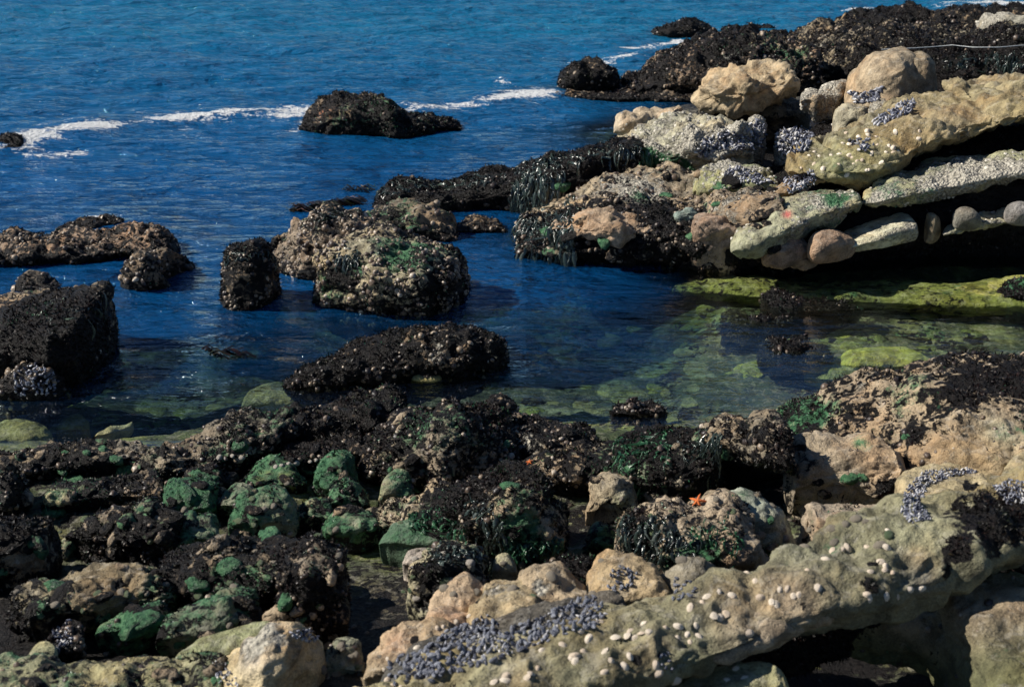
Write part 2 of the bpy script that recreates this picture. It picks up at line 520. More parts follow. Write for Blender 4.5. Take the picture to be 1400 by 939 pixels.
    if turf > 0:
        prob = np.clip((R['dk'] - .50 + 1.0 * fbm(R['fc'], 5, 4, .6, seed + 20)) * 3.2, 0, 1)
        idx, p, nn = sample(5600 * turf * (1.6 if R['dist'].mean() > 14 else 1), prob)
        if len(idx) > 5:
            s_ = (R['dist'][idx] / 9) ** .5
            dirn = nn * .8 + rs.normal(size=nn.shape) * .55 + np.array([0, 0, -.25])
            dirn /= np.linalg.norm(dirn, axis=1)[:, None]
            Rm = frames(dirn, rs)
            sz = np.stack([rs.uniform(.006, .012, len(idx)) * s_, rs.uniform(.007, .016, len(idx)) * s_, rs.uniform(.012, .03, len(idx)) * s_], 1)
            tn = np.clip(rs.beta(2, 3, len(idx)) * .9 + .25 * fbm(p, 3, 2, .5, 77), 0, 1)
            ob = stack_instances(BLADE_V, BLADE_F, p - nn * .003, Rm * sz[:, None, :], tn, 'algae_turf', M_TURF, parent=o, loc=loc, smooth=False)
            ob['kind'] = 'stuff'
    if gturf > 0:
        prob = np.clip((R['gr'] - .5 + .8 * fbm(R['fc'], 6, 3, .6, seed + 21)) * 3, 0, 1)
        idx, p, nn = sample(3800 * gturf, prob)
        if len(idx) > 25:
            s_ = (R['dist'][idx] / 9) ** .75
            dirn = nn * .7 + rs.normal(size=nn.shape) * .6
            dirn /= np.linalg.norm(dirn, axis=1)[:, None]
            Rm = frames(dirn, rs)
            sz = np.stack([rs.uniform(.006, .013, len(idx)) * s_, rs.uniform(.007, .015, len(idx)) * s_, rs.uniform(.006, .016, len(idx)) * s_], 1)
            tn = np.clip(rs.beta(2, 2.5, len(idx)) + .3 * fbm(p, 3, 2, .5, 78), 0, 1)
            ob = stack_instances(BLADE_V, BLADE_F, p - nn * .003, Rm * sz[:, None, :], tn, 'green_algae', M_GREEN, parent=o, loc=loc, smooth=False)
            ob['kind'] = 'stuff'
    if shells > 0:
        side = np.clip(1.15 - np.abs(R['fn'][:, 2]), .15, 1)
        prob = np.clip((.02 + 1.2 * fbm(R['fc'], 4.2, 3, .6, seed + 22)) * 3.2, 0, 1) * side + .05
        idx, p, nn = sample(900 * shells, prob)
        if len(idx) > 3:
            s_ = (R['dist'][idx] / 9) ** .6
            dirn = nn + rs.normal(size=nn.shape) * .3; dirn /= np.linalg.norm(dirn, axis=1)[:, None]
            r_ = np.minimum(rs.gamma(4, .0028, len(idx)) + .004, .03) * s_
            Rm = frames(dirn, rs)
            sz = np.stack([r_, r_ * rs.uniform(.6, 1, len(idx)), r_ * rs.uniform(.5, 1.1, len(idx))], 1)
            tn = np.clip(rs.beta(2.2, 1.8, len(idx)) * .95, 0, 1)
            ob = stack_instances(DOME_V, DOME_F, p - nn * .003, Rm * sz[:, None, :], tn, 'encrusting_shells', M_SHELL, parent=o, loc=loc)
            ob['kind'] = 'stuff'
    if barn > 0:
        prob = np.clip((.03 + 1.2 * fbm(R['fc'], 3.4, 3, .6, seed + 23)) * 3.0, 0, 1)
        idx, p, nn = sample(1400 * barn, prob)
        if len(idx) > 3:
            s_ = (R['dist'][idx] / 9) ** .7
            r_ = rs.uniform(.006, .014, len(idx)) * s_
            Rm = frames(nn, rs)
            sz = np.stack([r_, r_, r_ * rs.uniform(.7, 1.3, len(idx))], 1)
            ob = stack_instances(CONE_V, CONE_F, p - nn * .002, Rm * sz[:, None, :], rs.random(len(idx)), 'barnacle_crust', M_BARN, parent=o, loc=loc)
            ob['kind'] = 'stuff'
    return R

def dome(name, label, x0, x1, yt, yb, skew=.45, sharp=.5, slope=0.0, **kw):
    """a rounded boulder from its left, right, top and foot"""
    cols = []
    for u in (0, .04, .12, .25, .4, .5, .6, .75, .88, .96, 1):
        v = u ** (math.log(.5) / math.log(skew)) if skew != .5 else u
        h = (1 - abs(2 * v - 1) ** 2.4) ** sharp
        x = x0 + (x1 - x0) * u
        by = yb - (1 - (1 - abs(2 * u - 1) ** 2.5) ** .5) * min((yb - yt) * .3, (x1 - x0) * .12) + slope * (u - .5)
        cols.append((x, by + (yt + slope * (u - .5) - by) * h - 1, by))
    kw.setdefault('end', 2.2)
    return rock(name, label, cols, **kw)

# ------------------------------------------------------------------ the rocks
def zf(py): return max(0.0, (py - 610) / 300 * .42)

DARKWEED = dict(base=BROWN, dark=.78, green=.18, pale=.1, shells=.5, turf=1.0)
CRUST = dict(base=BROWN, dark=.5, green=.28, pale=.22, shells=1.6, turf=.7)
NEARD = dict(base=(.22, .175, .12), dark=.66, green=.46, pale=.2, shells=.6, turf=1.0)
MOTTLE = dict(base=(.30, .235, .155), dark=.42, green=.3, pale=.15, shells=.12, turf=.9)
GREENR = dict(base=(.19, .20, .13), dark=.42, green=.64, pale=.3, shells=.25, turf=.7, gturf=.8, bill=.035, amp=.035)
DRYTAN = dict(base=TAN, dark=-.1, green=-.2, pale=.2, turf=.3, gturf=0, shells=0)
CAVE = dict(base=(.05, .04, .03), dark=.95, green=.1, pale=-.2, turf=.5, shells=.05)  # near-black base paints in the shade of caves and hollows

# ---- far reef, top right
rock('reef_rock', 'long dark weed-covered reef ridge at the top right under the breaking foam',
     [(1128, 36, 46), (1150, 22, 52), (1200, 14, 58), (1270, 8, 60), (1330, 6, 62), (1400, 10, 64), (1450, 14, 70)], D=1.6, amp=.12, bill=.12, **DARKWEED, under=.1)
rock('reef_rock', 'broad dark reef of weed and shells sloping up behind the tan boulders',
     [(1020, 62, 96), (1060, 50, 110), (1110, 44, 128), (1180, 40, 140), (1260, 36, 160), (1340, 34, 165), (1420, 38, 172)], D=5.0, amp=.16, bill=.16, box=3, base=(.22, .18, .12), dark=.66, green=.2, pale=.25, shells=.5,
     blobs=[('p', 1250, 45, 60, .5), ('p', 1330, 55, 50, .5), ('p', 1100, 60, 30, .4), ((.27, .25, .15), 1330, 55, 80, .8), ('d', 1340, 110, 80, .6), ('d', 1250, 90, 50, .4)])
rock('reef_rock', 'lumpy dark reef with brown weed and a white patch left of the tan boulders',
     [(838, 108, 132), (860, 98, 134), (890, 84, 136), (930, 62, 138), (985, 52, 140), (1040, 52, 140), (1090, 58, 140), (1130, 66, 140)], D=2.6, amp=.14, bill=.15, box=2.8, base=(.22, .16, .11), dark=.66, green=.25, pale=.15, shells=1.2,
     blobs=[('p', 1000, 72, 16, 1.2), ('g', 1080, 75, 30, .5), ('g', 1010, 58, 40, .3)])
dome('reef_rock', 'dark humped reef rock standing in the sea beside a splash of foam', 762, 850, 80, 130, D=.7, **DARKWEED, amp=.08, bill=.1)
rock('weedy_rock', 'low weedy rock lip trailing left from the humped reef rock', [(735, 130, 134), (780, 122, 137), (840, 122, 138), (930, 126, 140), (980, 128, 142)], D=.9, **CRUST, amp=.05)
dome('weedy_rock', 'small dark islet at the edge of the blue open sea', 890, 982, 29, 53, D=1.0, **DARKWEED, amp=.08)
rock('weedy_rock', 'flat reddish weed-covered rock awash right of the small islet', [(985, 44, 50), (1010, 39, 51), (1040, 44, 52), (1060, 46, 52)], D=.5, **DARKWEED, amp=.05)
rock('weedy_rock', 'thin strip of rock barely breaking the surface behind the small islet', [(985, 37, 41), (1030, 34, 40), (1060, 36, 40)], D=.3, **DARKWEED, amp=.02)
rock('boulder', 'pale grey barnacled boulder on top of the far reef in the top right corner', [(1338, 36, 44, .5), (1350, 20, 48, .5), (1375, 15, 52, .5), (1400, 18, 54, .5), (1430, 24, 52, .5)], D=.9, base=(.36, .33, .25), dark=.1, green=0, pale=.5, turf=.2, barn=.4, bury=.4)

# ---- big outcrop on the right
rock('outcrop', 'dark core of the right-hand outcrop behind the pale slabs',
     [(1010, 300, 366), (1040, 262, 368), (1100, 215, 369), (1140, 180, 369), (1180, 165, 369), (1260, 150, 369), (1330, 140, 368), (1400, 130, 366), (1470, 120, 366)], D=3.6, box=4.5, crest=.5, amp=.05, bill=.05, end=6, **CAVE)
rock('outcrop', 'mottled shell-crusted platform of the outcrop above the dark pool edge',
     [(704, 304, 352, .0), (725, 290, 358, 0), (760, 282, 362, 0), (800, 264, 368, 0), (850, 244, 370, 0), (900, 232, 370, 0), (960, 232, 372, 0), (1030, 245, 374, 0), (1080, 262, 376, 0)],
     D=2.5, box=3.4, end=5, under=.2, base=(.33, .26, .17), dark=.40, green=.2, pale=.32, amp=.07, bill=.09, shells=1.2, turf=.8,
     blobs=[((.36, .27, .18), 850, 312, 55, 1.2), ('d', 850, 312, 45, -.5), ('d', 850, 350, 90, .9), ('d', 760, 345, 60, .9), ('d', 950, 350, 90, .8), ('d', 725, 305, 28, .6), ('g', 880, 268, 25, .4), ('p', 870, 258, 60, .35), ('g', 950, 300, 26, .4)])
rock('rock_slab', 'warm brown bulging rock lip over the dark water at the outcrop foot',
     [(752, 296, 316, .26), (790, 288, 328, .26), (830, 287, 335, .25), (870, 294, 330, .26), (903, 302, 318, .28)], D=.55, bury=.07, under=.5, base=(.36, .265, .18), dark=.26, green=.15, pale=.2, turf=.6, shells=.3, bill=.07)
dome('boulder', 'round pinkish-brown mottled boulder lying at the front of the shell-crusted platform', 942, 1018, 292, 345, D=.42, z0=.2, base=(.34, .25, .18), dark=.30, green=.1, pale=.2, turf=.6, bury=.3)
dome('stone', 'small grey-green stone on the shell-crusted platform', 918, 964, 280, 306, D=.22, z0=.34, base=(.26, .32, .27), dark=-.1, green=0, pale=.2, turf=0, gturf=0)
dome('boulder', 'low brown crusted boulder at the foot of the right outcrop by the green shallows', 925, 1005, 342, 374, D=.4, z0=0, base=(.27, .2, .12), dark=.42, green=.1, pale=.1, turf=.4)
rock('rock_slab', 'brown weed-mottled slab step between the platform and the white stratum',
     [(965, 272, 300, .36), (1000, 262, 318, .34), (1040, 262, 330, .32), (1075, 268, 330, .32)], D=.8, base=(.29, .22, .14), dark=.45, green=.25, pale=.35, bury=.3, shells=.8)
# pale strata
rock('rock_slab', 'pale barnacled rock slab with a red patch sloping up across the outcrop face',
     [(1000, 325, 345, .3), (1030, 302, 342, .33), (1065, 285, 328, .40), (1100, 268, 312, .46), (1135, 258, 296, .52), (1172, 254, 284, .57), (1178, 262, 280, .58)], D=.7, bury=.10, under=.5, box=4.5, base=(.30, .30, .20), dark=.2, green=.4, pale=.34, turf=.3, barn=.8, gturf=.2, amp=.04, scl=.7, ridge=.03, strata=.03,
     blobs=[((.45, .1, .09), 1076, 292, 6, 1.3), ('p', 1130, 275, 50, .3), ('g', 1140, 262, 18, .5)])
rock('rock_slab', 'long white-rimmed rock slab running to the right edge above the black gap',
     [(1182, 258, 278, .6), (1200, 246, 282, .6), (1240, 232, 278, .62), (1290, 218, 262, .68), (1340, 216, 252, .74), (1400, 210, 240, .82), (1470, 196, 230, .9)], D=1.0, bury=.10, under=.5, box=4.5, base=(.30, .29, .17), dark=.15, green=.3, pale=.34, turf=.2, barn=.8, gturf=.2, amp=.04, scl=.7, ridge=.03,
     blobs=[('p', 1210, 268, 16, .6), ('p', 1330, 228, 50, .5), ('p', 1400, 225, 40, .6), ('p', 1270, 262, 60, .3)])
dome('boulder', 'larger smooth brown boulder wedged under the white block', 1104, 1172, 312, 350, D=.36, z0=.27, slope=-10, base=(.30, .215, .15), dark=.02, green=-.2, pale=0, turf=.2, gturf=0, bury=.1, amp=.02, bill=.02)
dome('boulder', 'cracked pinkish-brown boulder at the left end of the low stone row', 1042, 1112, 321, 360, D=.36, z0=.2, slope=-6, base=(.33, .23, .16), dark=.22, green=-.2, pale=0, turf=.3, gturf=0, bury=.12, amp=.03, bill=.05)
dome('stone', 'flat brown stone tucked below the cracked pinkish-brown boulder', 1078, 1120, 346, 361, D=.2, z0=.16, base=(.28, .2, .13), dark=.1, green=-.2, pale=0, turf=.2, gturf=0, bury=.08, amp=.01)
rock('boulder', 'whitish lichened angular block between the brown boulder and the small upright stone',
     [(1152, 322, 344, .28), (1170, 313, 342, .28), (1200, 303, 337, .3), (1235, 291, 330, .32), (1249, 290, 327, .33), (1253, 300, 324, .33)], D=.45, bury=.06, box=4.5, under=.3, base=(.47, .46, .34), dark=-.4, green=-.3, pale=.4, turf=0, gturf=0, amp=.012, bill=.015, end=8)
rock('stone', 'small upright brown stone standing in the black gap', [(1265, 298, 320, .32), (1268, 291, 326, .32), (1276, 291, 327, .32), (1283, 296, 324, .32), (1286, 308, 320, .32)], D=.14, bury=.06, box=3.4, base=(.26, .21, .14), dark=.05, green=.1, pale=.2, turf=.1, gturf=.1, amp=.01, bill=.01)
rock('rock_slab', 'lower pale-edged slab carrying a grey cobble at the right edge of the black gap',
     [(1290, 310, 321, .36), (1298, 298, 322, .36), (1320, 284, 318, .38), (1350, 277, 314, .4), (1400, 268, 306, .42), (1470, 255, 296, .48)], D=.8, bury=.08, under=.4, box=3, base=(.34, .33, .23), dark=-.05, green=.1, pale=.45, turf=.1, barn=.7, gturf=.2, amp=.03)
dome('stone', 'smooth dark grey cobble resting on the lower pale-edged slab', 1303, 1342, 283, 308, D=.22, z0=.46, base=(.17, .165, .14), dark=-.4, green=-.4, pale=-.2, turf=0, gturf=0, amp=.004, bill=.004, bury=.08)
dome('stone', 'smooth lilac-grey cobble at the right edge of the lower pale-edged slab', 1374, 1425, 276, 302, D=.24, z0=.5, base=(.2, .19, .18), dark=-.4, green=-.4, pale=-.2, turf=0, gturf=0, amp=.004, bill=.004, bury=.08)
rock('rock_slab', 'big sandy olive slab dotted with limpets filling the right side of the outcrop',
     [(1078, 206, 234, .72), (1100, 196, 246, .7), (1140, 186, 252, .7), (1180, 172, 250, .72), (1215, 160, 232, .80), (1250, 140, 210, .90), (1300, 128, 192, .98), (1350, 122, 180, 1.08), (1400, 118, 165, 1.14), (1480, 110, 155, 1.18)],
     D=2.0, bury=.14, under=.5, box=2.6, base=(.26, .215, .115), dark=.0, green=.05, pale=.12, turf=.15, gturf=.1, amp=.06, bill=.05, strata=.09, scl=.7, ridge=.05,
     blobs=[((.25, .25, .13), 1150, 215, 60, 1), ('g', 1130, 225, 40, .2), ((.34, .27, .16), 1300, 160, 60, .8), ('p', 1320, 190, 20, .4)])
rock('rock_slab', 'upper sandy ridge crowning the big olive slab at the right edge',
     [(1296, 128, 152, 1.05), (1312, 114, 160, 1.05), (1345, 110, 160, 1.06), (1390, 106, 156, 1.1), (1440, 104, 150, 1.15)], D=.9, bury=.12, base=(.31, .26, .15), dark=-.1, green=0, pale=.05, turf=.1, gturf=0, amp=.05, bill=.08, strata=.05, ridge=.06)
rock('rock_slab', 'narrow brown tilted slab with mussels along its crest under the big olive slab',
     [(1040, 262, 274, .55), (1070, 250, 268, .58), (1110, 228, 256, .62), (1150, 222, 246, .66), (1175, 220, 240, .68)], D=.5, bury=.06, base=(.28, .22, .14), dark=.1, green=.1, pale=.3, turf=.2, barn=.6)
rock('boulder', 'long flat tan slab of rock jutting left over the dark weedy arm',
     [(839, 168, 182, .5), (848, 160, 184, .5), (870, 154, 182, .52), (895, 150, 176, .55), (920, 142, 170, .6), (935, 140, 160, .62)], D=.5, bury=.06, under=.5, base=(.42, .34, .24), dark=-.1, green=-.2, pale=.25, turf=.1, gturf=0, barn=.2, bill=.08)
rock('boulder', 'big lumpy whitish barnacled boulder in the middle of the outcrop',
     [(838, 205, 222, .4), (870, 186, 232, .38), (905, 168, 238, .38), (940, 158, 240, .4), (985, 158, 236, .42), (1015, 168, 228, .45), (1030, 185, 222, .48)], D=1.2, bury=.3, base=(.38, .36, .26), dark=.15, green=.2, pale=.36, turf=.3, barn=1.6, gturf=.3, amp=.08, bill=.13,
     blobs=[('g', 885, 225, 20, .9), ('g', 930, 228, 20, .8), ('p', 880, 208, 25, .7), ('p', 950, 185, 40, .4), ('p', 1000, 190, 30, .6)])
rock('boulder', 'green-topped boulder below the whitish barnacled boulder with shells on its crest',
     [(948, 244, 262, .4), (965, 228, 268, .4), (1000, 214, 270, .42), (1040, 226, 268, .45), (1065, 238, 262, .48)], D=.7, bury=.25, base=(.27, .28, .15), dark=.05, green=.2, pale=.35, turf=.3, barn=1.0,
     blobs=[('g', 985, 258, 22, .6), ('p', 1000, 225, 30, .4)])
dome('boulder', 'small barnacled knob beside the dark hollow of the outcrop', 1018, 1046, 162, 206, D=.3, z0=.55, base=(.3, .28, .23), dark=.1, green=-.1, pale=.6, turf=.1, barn=2.0)
rock('boulder', 'weathered tan overhanging boulder scooped with hollows on the left of the outcrop',
     [(946, 128, 140, .72), (955, 112, 146, .72), (975, 99, 152, .72), (1010, 92, 154, .74), (1045, 88, 142, .8), (1075, 90, 132, .86), (1092, 100, 122, .9)], D=1.0, bury=.10, under=.6, base=(.38, .30, .19), dark=-.15, green=-.3, pale=.0, turf=.05, gturf=0, amp=.07, bill=.08, box=3.6, ridge=.12, scl=.8)
dome('boulder', 'dark shaded base rock under the weathered tan overhanging boulder', 955, 1110, 118, 176, D=.9, z0=.5, base=(.10, .085, .06), dark=.5, green=.05, pale=0, turf=.3)  # dark base colour paints the shade of the undercut
rock('boulder', 'tall tan slab-like boulder leaning left with a sharp lit edge',
     [(1159, 128, 142, .88), (1168, 104, 152, .84), (1185, 84, 162, .80), (1203, 73, 169, .77), (1222, 67, 169, .77), (1238, 67, 160, .81), (1248, 70, 150, .86), (1254, 88, 144, .9)], D=.9, bury=.2, under=.2, box=2.6, lip=.05, base=(.36, .285, .19), dark=-.12, green=-.25, pale=.12, turf=.05, gturf=0, amp=.03, bill=.02, ridge=.04, scl=.6)
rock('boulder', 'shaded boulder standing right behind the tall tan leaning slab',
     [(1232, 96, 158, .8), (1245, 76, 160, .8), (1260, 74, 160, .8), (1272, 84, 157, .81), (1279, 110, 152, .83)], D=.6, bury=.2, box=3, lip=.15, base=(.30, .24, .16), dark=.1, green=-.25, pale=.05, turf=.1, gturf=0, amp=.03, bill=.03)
dome('boulder', 'small pale square-sided rock capped with barnacles below the tall tan boulder', 1141, 1190, 141, 172, D=.4, z0=.8, base=(.34, .31, .22), dark=-.1, green=-.1, pale=.35, turf=0, barn=.6, box=3.4)
rock('boulder', 'low whitish barnacled ridge left of the shaded foot of the tall tan boulder', [(1095, 128, 140, .85), (1115, 122, 142, .85), (1140, 118, 138, .85), (1165, 112, 134, .85)], D=.4, bury=.2, base=(.38, .3, .2), dark=.0, green=-.1, pale=.55, turf=.1, barn=1.0)
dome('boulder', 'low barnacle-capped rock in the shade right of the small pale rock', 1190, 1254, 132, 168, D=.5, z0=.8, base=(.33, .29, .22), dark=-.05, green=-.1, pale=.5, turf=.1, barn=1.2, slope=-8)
dome('boulder', 'round mussel-studded boulder left of the limpet-dotted olive slab', 1060, 1112, 173, 212, D=.45, z0=.55, base=(.24, .22, .18), dark=.2, green=0, pale=.5, turf=.1, barn=1.0)

# ---- weedy arm and middle rocks
rock('weedy_rock', 'long black weed-draped arm of rock reaching left from the outcrop',
     [(508, 262, 284), (530, 250, 290), (570, 245, 292), (630, 240, 293), (690, 230, 290), (740, 212, 300), (800, 200, 300), (850, 190, 292), (900, 184, 280)], D=.9, box=3, end=4, base=(.14, .11, .08), dark=.9, green=.15, pale=.0, shells=.25, under=.3, amp=.06, bill=.08)
rock('weedy_rock', 'shelly pinkish rock shelf at the waterline under the weed-draped arm', [(652, 276, 284), (690, 268, 288), (730, 270, 292), (765, 276, 290)], D=.4, base=(.3, .22, .16), dark=.3, green=.1, pale=.3, shells=2.2, amp=.03)
rock('weedy_rock', 'small dark shelly rock awash between the middle rocks and the outcrop', [(618, 308, 318), (650, 299, 320), (680, 300, 320), (692, 308, 318)], D=.35, **CRUST, amp=.03)
rock('weedy_rock', 'shell-crusted rock ridge with green weed behind the largest middle boulder',
     [(470, 300, 325), (490, 285, 328), (530, 282, 330), (575, 282, 332), (605, 290, 332), (624, 306, 330)], D=.7, amp=.06, bill=.1, **{**CRUST, 'green': .45, 'dark': .42})
rock('weedy_rock', 'sloping shell-encrusted boulder at the left of the middle group of rocks',
     [(372, 335, 352), (390, 306, 372), (420, 292, 385), (450, 288, 392), (490, 290, 395), (525, 300, 395)], D=1.0, amp=.07, bill=.11, base=(.26, .2, .14), dark=.5, green=.3, pale=.2, shells=3.0, turf=.7, blobs=[('d', 440, 292, 30, .5), ('g', 430, 290, 25, .4)])
dome('weedy_rock', 'little round shelly knob in the water left of the middle rocks', 368, 402, 315, 346, D=.25, **CRUST)
rock('boulder', 'largest middle boulder with a flat green-tan top and shell-crusted sides',
     [(428, 362, 414), (440, 338, 424), (480, 322, 430), (530, 321, 438), (580, 328, 441), (615, 336, 438), (634, 345, 420), (640, 358, 390)], D=1.0, box=3.4, under=.12, end=4, base=(.30, .25, .16), dark=.46, green=.36, pale=.24, shells=3.2, turf=.9, amp=.05, bill=.09,
     blobs=[((.36, .33, .22), 520, 338, 60, 1), ('g', 560, 345, 45, .45), ('d', 520, 340, 50, -.2), ('d', 470, 375, 26, .5), ('d', 610, 395, 30, .5), ('d', 560, 432, 60, .3), ('p', 510, 338, 50, .2), ('g', 480, 370, 15, .5)])
rock('weedy_rock', 'upright dark pillar rock standing alone in the channel',
     [(303, 385, 412), (308, 348, 420), (325, 334, 424), (345, 331, 425), (365, 338, 420), (376, 356, 412), (381, 380, 405)], D=.45, box=3, **{**DARKWEED, 'shells': 1.3, 'dark': .68}, amp=.04, bill=.07)
rock('weedy_rock', 'long low dark rock with pale shells along its side in the centre of the channel',
     [(386, 512, 528), (400, 500, 533), (440, 485, 534), (490, 468, 530), (540, 455, 526), (590, 447, 522), (640, 446, 515), (675, 455, 505), (695, 474, 492)], D=.65, box=2.4, end=3, amp=.04, bill=.06,
     **{**DARKWEED, 'shells': 1.0}, blobs=[('d', 600, 490, 50, -.3), ('p', 600, 485, 40, .4), ('p', 430, 518, 14, .8), ('g', 540, 462, 30, .3)])
dome('stone', 'flat yellow-green stone at the waterline in front of the long low dark rock', 562, 604, 507, 522, D=.2, bury=.03, lip=0, box=2, z0=0, base=(.28, .28, .13), dark=-1, green=-.3, pale=0, turf=0, gturf=0, amp=.004, bill=.004, wetline=False)
dome('weedy_rock', 'small reddish shell-covered rock alone in the dark pool', 834, 910, 543, 572, D=.35, base=(.24, .16, .12), dark=.5, green=.1, pale=.25, shells=2.2, turf=.8)
rock('weedy_rock', 'jagged wave-washed rock in the line of breaking foam',
     [(408, 168, 176), (430, 146, 182), (450, 134, 186), (480, 129, 186), (510, 134, 188), (540, 140, 190), (560, 152, 188), (595, 153, 182), (630, 164, 176)], D=1.0, amp=.07, bill=.10, **{**DARKWEED, 'green': .42, 'dark': .66, 'shells': .2}, blobs=[('g', 520, 145, 30, .4), ((.25, .09, .05), 440, 145, 18, .8)])
dome('weedy_rock', 'small dark rock cut by the left edge where the foam line begins', -40, 36, 184, 211, D=.8, **DARKWEED)
rock('weedy_rock', 'low shell-crusted ledge at the left edge of the channel',
     [(-60, 330, 365), (0, 322, 366), (60, 320, 366), (120, 316, 362), (170, 311, 358), (220, 310, 354), (240, 320, 350), (243, 335, 346)], D=.8, amp=.05, bill=.09, base=(.27, .19, .13), dark=.52, green=.18, pale=.22, shells=1.6, turf=.8)
rock('weedy_rock', 'narrow strip of dark rock awash behind the low shell-crusted ledge', [(74, 308, 318), (100, 300, 319), (140, 296, 313), (168, 297, 305)], D=.4, **CRUST, amp=.03)
rock('weedy_rock', 'flat dark rock just above the surface at the far left', [(-20, 322, 330), (20, 318, 330), (62, 316, 322)], D=.3, **CRUST, amp=.02)
rock('weedy_rock', 'hunched shelly rock at the tip of the left ledge', [(168, 372, 392), (180, 350, 400), (200, 338, 402), (225, 340, 398), (250, 352, 378), (265, 362, 370)], D=.6, amp=.05, bill=.08, **CRUST)
dome('weedy_rock', 'small reddish-brown weedy rock behind the big black block', 20, 80, 372, 402, D=.35, **CRUST)
rock('boulder', 'big flat-topped black block with a sunlit brown top at the left edge',
     [(-80, 405, 525), (0, 400, 528), (50, 397, 532), (90, 392, 540), (125, 392, 535), (141, 402, 518), (147, 430, 498)], D=1.1, box=5, under=.35, end=6, base=(.23, .18, .12), dark=.52, green=.3, pale=.1, turf=.8, shells=.1, amp=.04, bill=.05,
     blobs=[('g', 50, 425, 26, .5), ('d', 60, 500, 110, .8)])  # wide dark blob paints the shade of the front face
dome('weedy_rock', 'mussel-covered lump in the shade at the foot of the big black block', -20, 88, 496, 552, D=.4, base=(.1, .09, .08), dark=.65, green=.1, pale=.2, shells=2.0, turf=.5)

# ---- near shore: rim of the shore platform
S = lambda *a, **k: rock(*a, **k)
rock('weedy_rock', 'long pale-flecked rock rim along the water on the far left of the near shore',
     [(-40, 618, 655), (60, 612, 652), (120, 600, 648), (165, 598, 645), (215, 606, 640), (240, 612, 640)], D=.55, z0=.04, amp=.03, bill=.06, base=(.3, .25, .17), dark=.36, green=.25, pale=.35, shells=.8, turf=.8, blobs=[('d', 100, 648, 60, .35)])
rock('weedy_rock', 'shelly rock rim beside the water left of the black hollow',
     [(180, 608, 660), (230, 596, 665), (280, 585, 660), (330, 572, 652), (375, 564, 640), (415, 560, 618), (430, 570, 610)], D=.55, z0=.04, amp=.04, bill=.09, base=(.29, .24, .17), dark=.42, green=.42, pale=.3, shells=1.2, turf=.8)
rock('weedy_rock', 'dark weedy rim rock touching the water below the long low channel rock',
     [(395, 566, 618), (420, 554, 622), (470, 546, 616), (515, 535, 610), (550, 534, 600), (558, 550, 590)], D=.5, z0=.03, amp=.04, bill=.08, **NEARD)
rock('weedy_rock', 'purplish turf-covered rock with a white pebbly foot above the green stones',
     [(370, 625, 640), (390, 606, 642), (430, 594, 642), (470, 592, 640), (500, 596, 630)], D=.35, z0=.08, amp=.03, bill=.06, base=(.3, .24, .18), dark=.72, green=.25, pale=.1, shells=.3)
rock('weedy_rock', 'broad reddish turf-covered boulder with green tufts near the middle of the shore rim',
     [(488, 612, 645), (505, 585, 662), (545, 562, 672), (600, 553, 680), (650, 556, 668), (690, 566, 650), (712, 580, 640)], D=.8, z0=.05, amp=.04, bill=.08, **{**NEARD, 'dark': .68}, blobs=[('g', 570, 575, 26, .5)])
rock('weedy_rock', 'white-speckled turf rock at the water edge in the middle of the shore rim',
     [(640, 575, 600), (660, 562, 625), (700, 564, 636), (750, 570, 640), (800, 580, 636), (828, 596, 630), (834, 612, 625)], D=.6, z0=.03, amp=.03, bill=.07, **{**NEARD, 'pale': .35, 'shells': 1.6}, blobs=[('p', 720, 605, 40, .4)])
dome('weedy_rock', 'tiny shelly rock poking from the water behind the white-speckled turf rock', 655, 708, 544, 562, D=.25, **CRUST)
rock('weedy_rock', 'long dark ridge rock with a mottled tan face in the middle of the near shore',
     [(480, 704, 724, .1), (520, 692, 722, .1), (560, 680, 735, .12), (600, 664, 750, .14), (650, 646, 765, .16), (700, 636, 772, .18), (745, 640, 772, .18), (768, 662, 760, .17), (775, 700, 745, .16)], D=.62, box=2.7, amp=.04, bill=.08, base=(.30, .24, .16), dark=.55, green=.42, pale=.15, shells=.3, turf=.9,
     blobs=[('g', 590, 718, 30, .8), ('g', 700, 745, 40, .8), ('d', 710, 700, 40, -.25), ('d', 640, 660, 80, .3), ((.36, .27, .19), 705, 700, 40, .7)])
rock('weedy_rock', 'dark turf saddle joining the ridge rock to the weedy overhang', [(700, 640, 655, .08), (740, 622, 668, .08), (790, 612, 672, .08), (840, 612, 668, .08), (865, 622, 655, .08)], D=.6, amp=.03, bill=.06, **NEARD)
dome('boulder', 'tan pitted boulder with a yellow-green flank in the dark gap', 798, 874, 645, 708, D=.35, z0=.12, base=(.33, .27, .18), dark=.28, green=.1, pale=.2, turf=.5, skew=.55, blobs=[((.42, .42, .26), 850, 690, 18, 1)])
rock('weedy_rock', 'rock with hanging green weed forming the left side of the black cave',
     [(835, 615, 660), (850, 605, 680), (890, 598, 695), (930, 588, 695), (975, 580, 690), (985, 584, 680)], D=.55, z0=.12, box=3.2, under=.2, base=(.24, .2, .14), dark=.55, green=.62, pale=.12, shells=.3, amp=.04, bill=.07, blobs=[('d', 880, 595, 50, .2)])
rock('weedy_rock', 'weed-covered roof rock above the black cave',
     [(960, 576, 606, .42), (1000, 568, 620, .42), (1040, 566, 645, .4), (1065, 568, 660, .38), (1085, 580, 650, .36)], D=.7, bury=.1, under=.6, base=(.24, .2, .14), dark=.62, green=.35, pale=.2, shells=.3, amp=.03, bill=.07)
rock('weedy_rock', 'black inner wall of the cave behind the starfish', [(950, 600, 655, .05), (1000, 590, 655, .05), (1060, 590, 655, .05), (1100, 600, 650, .05)], D=.3, box=3.5, **CAVE)
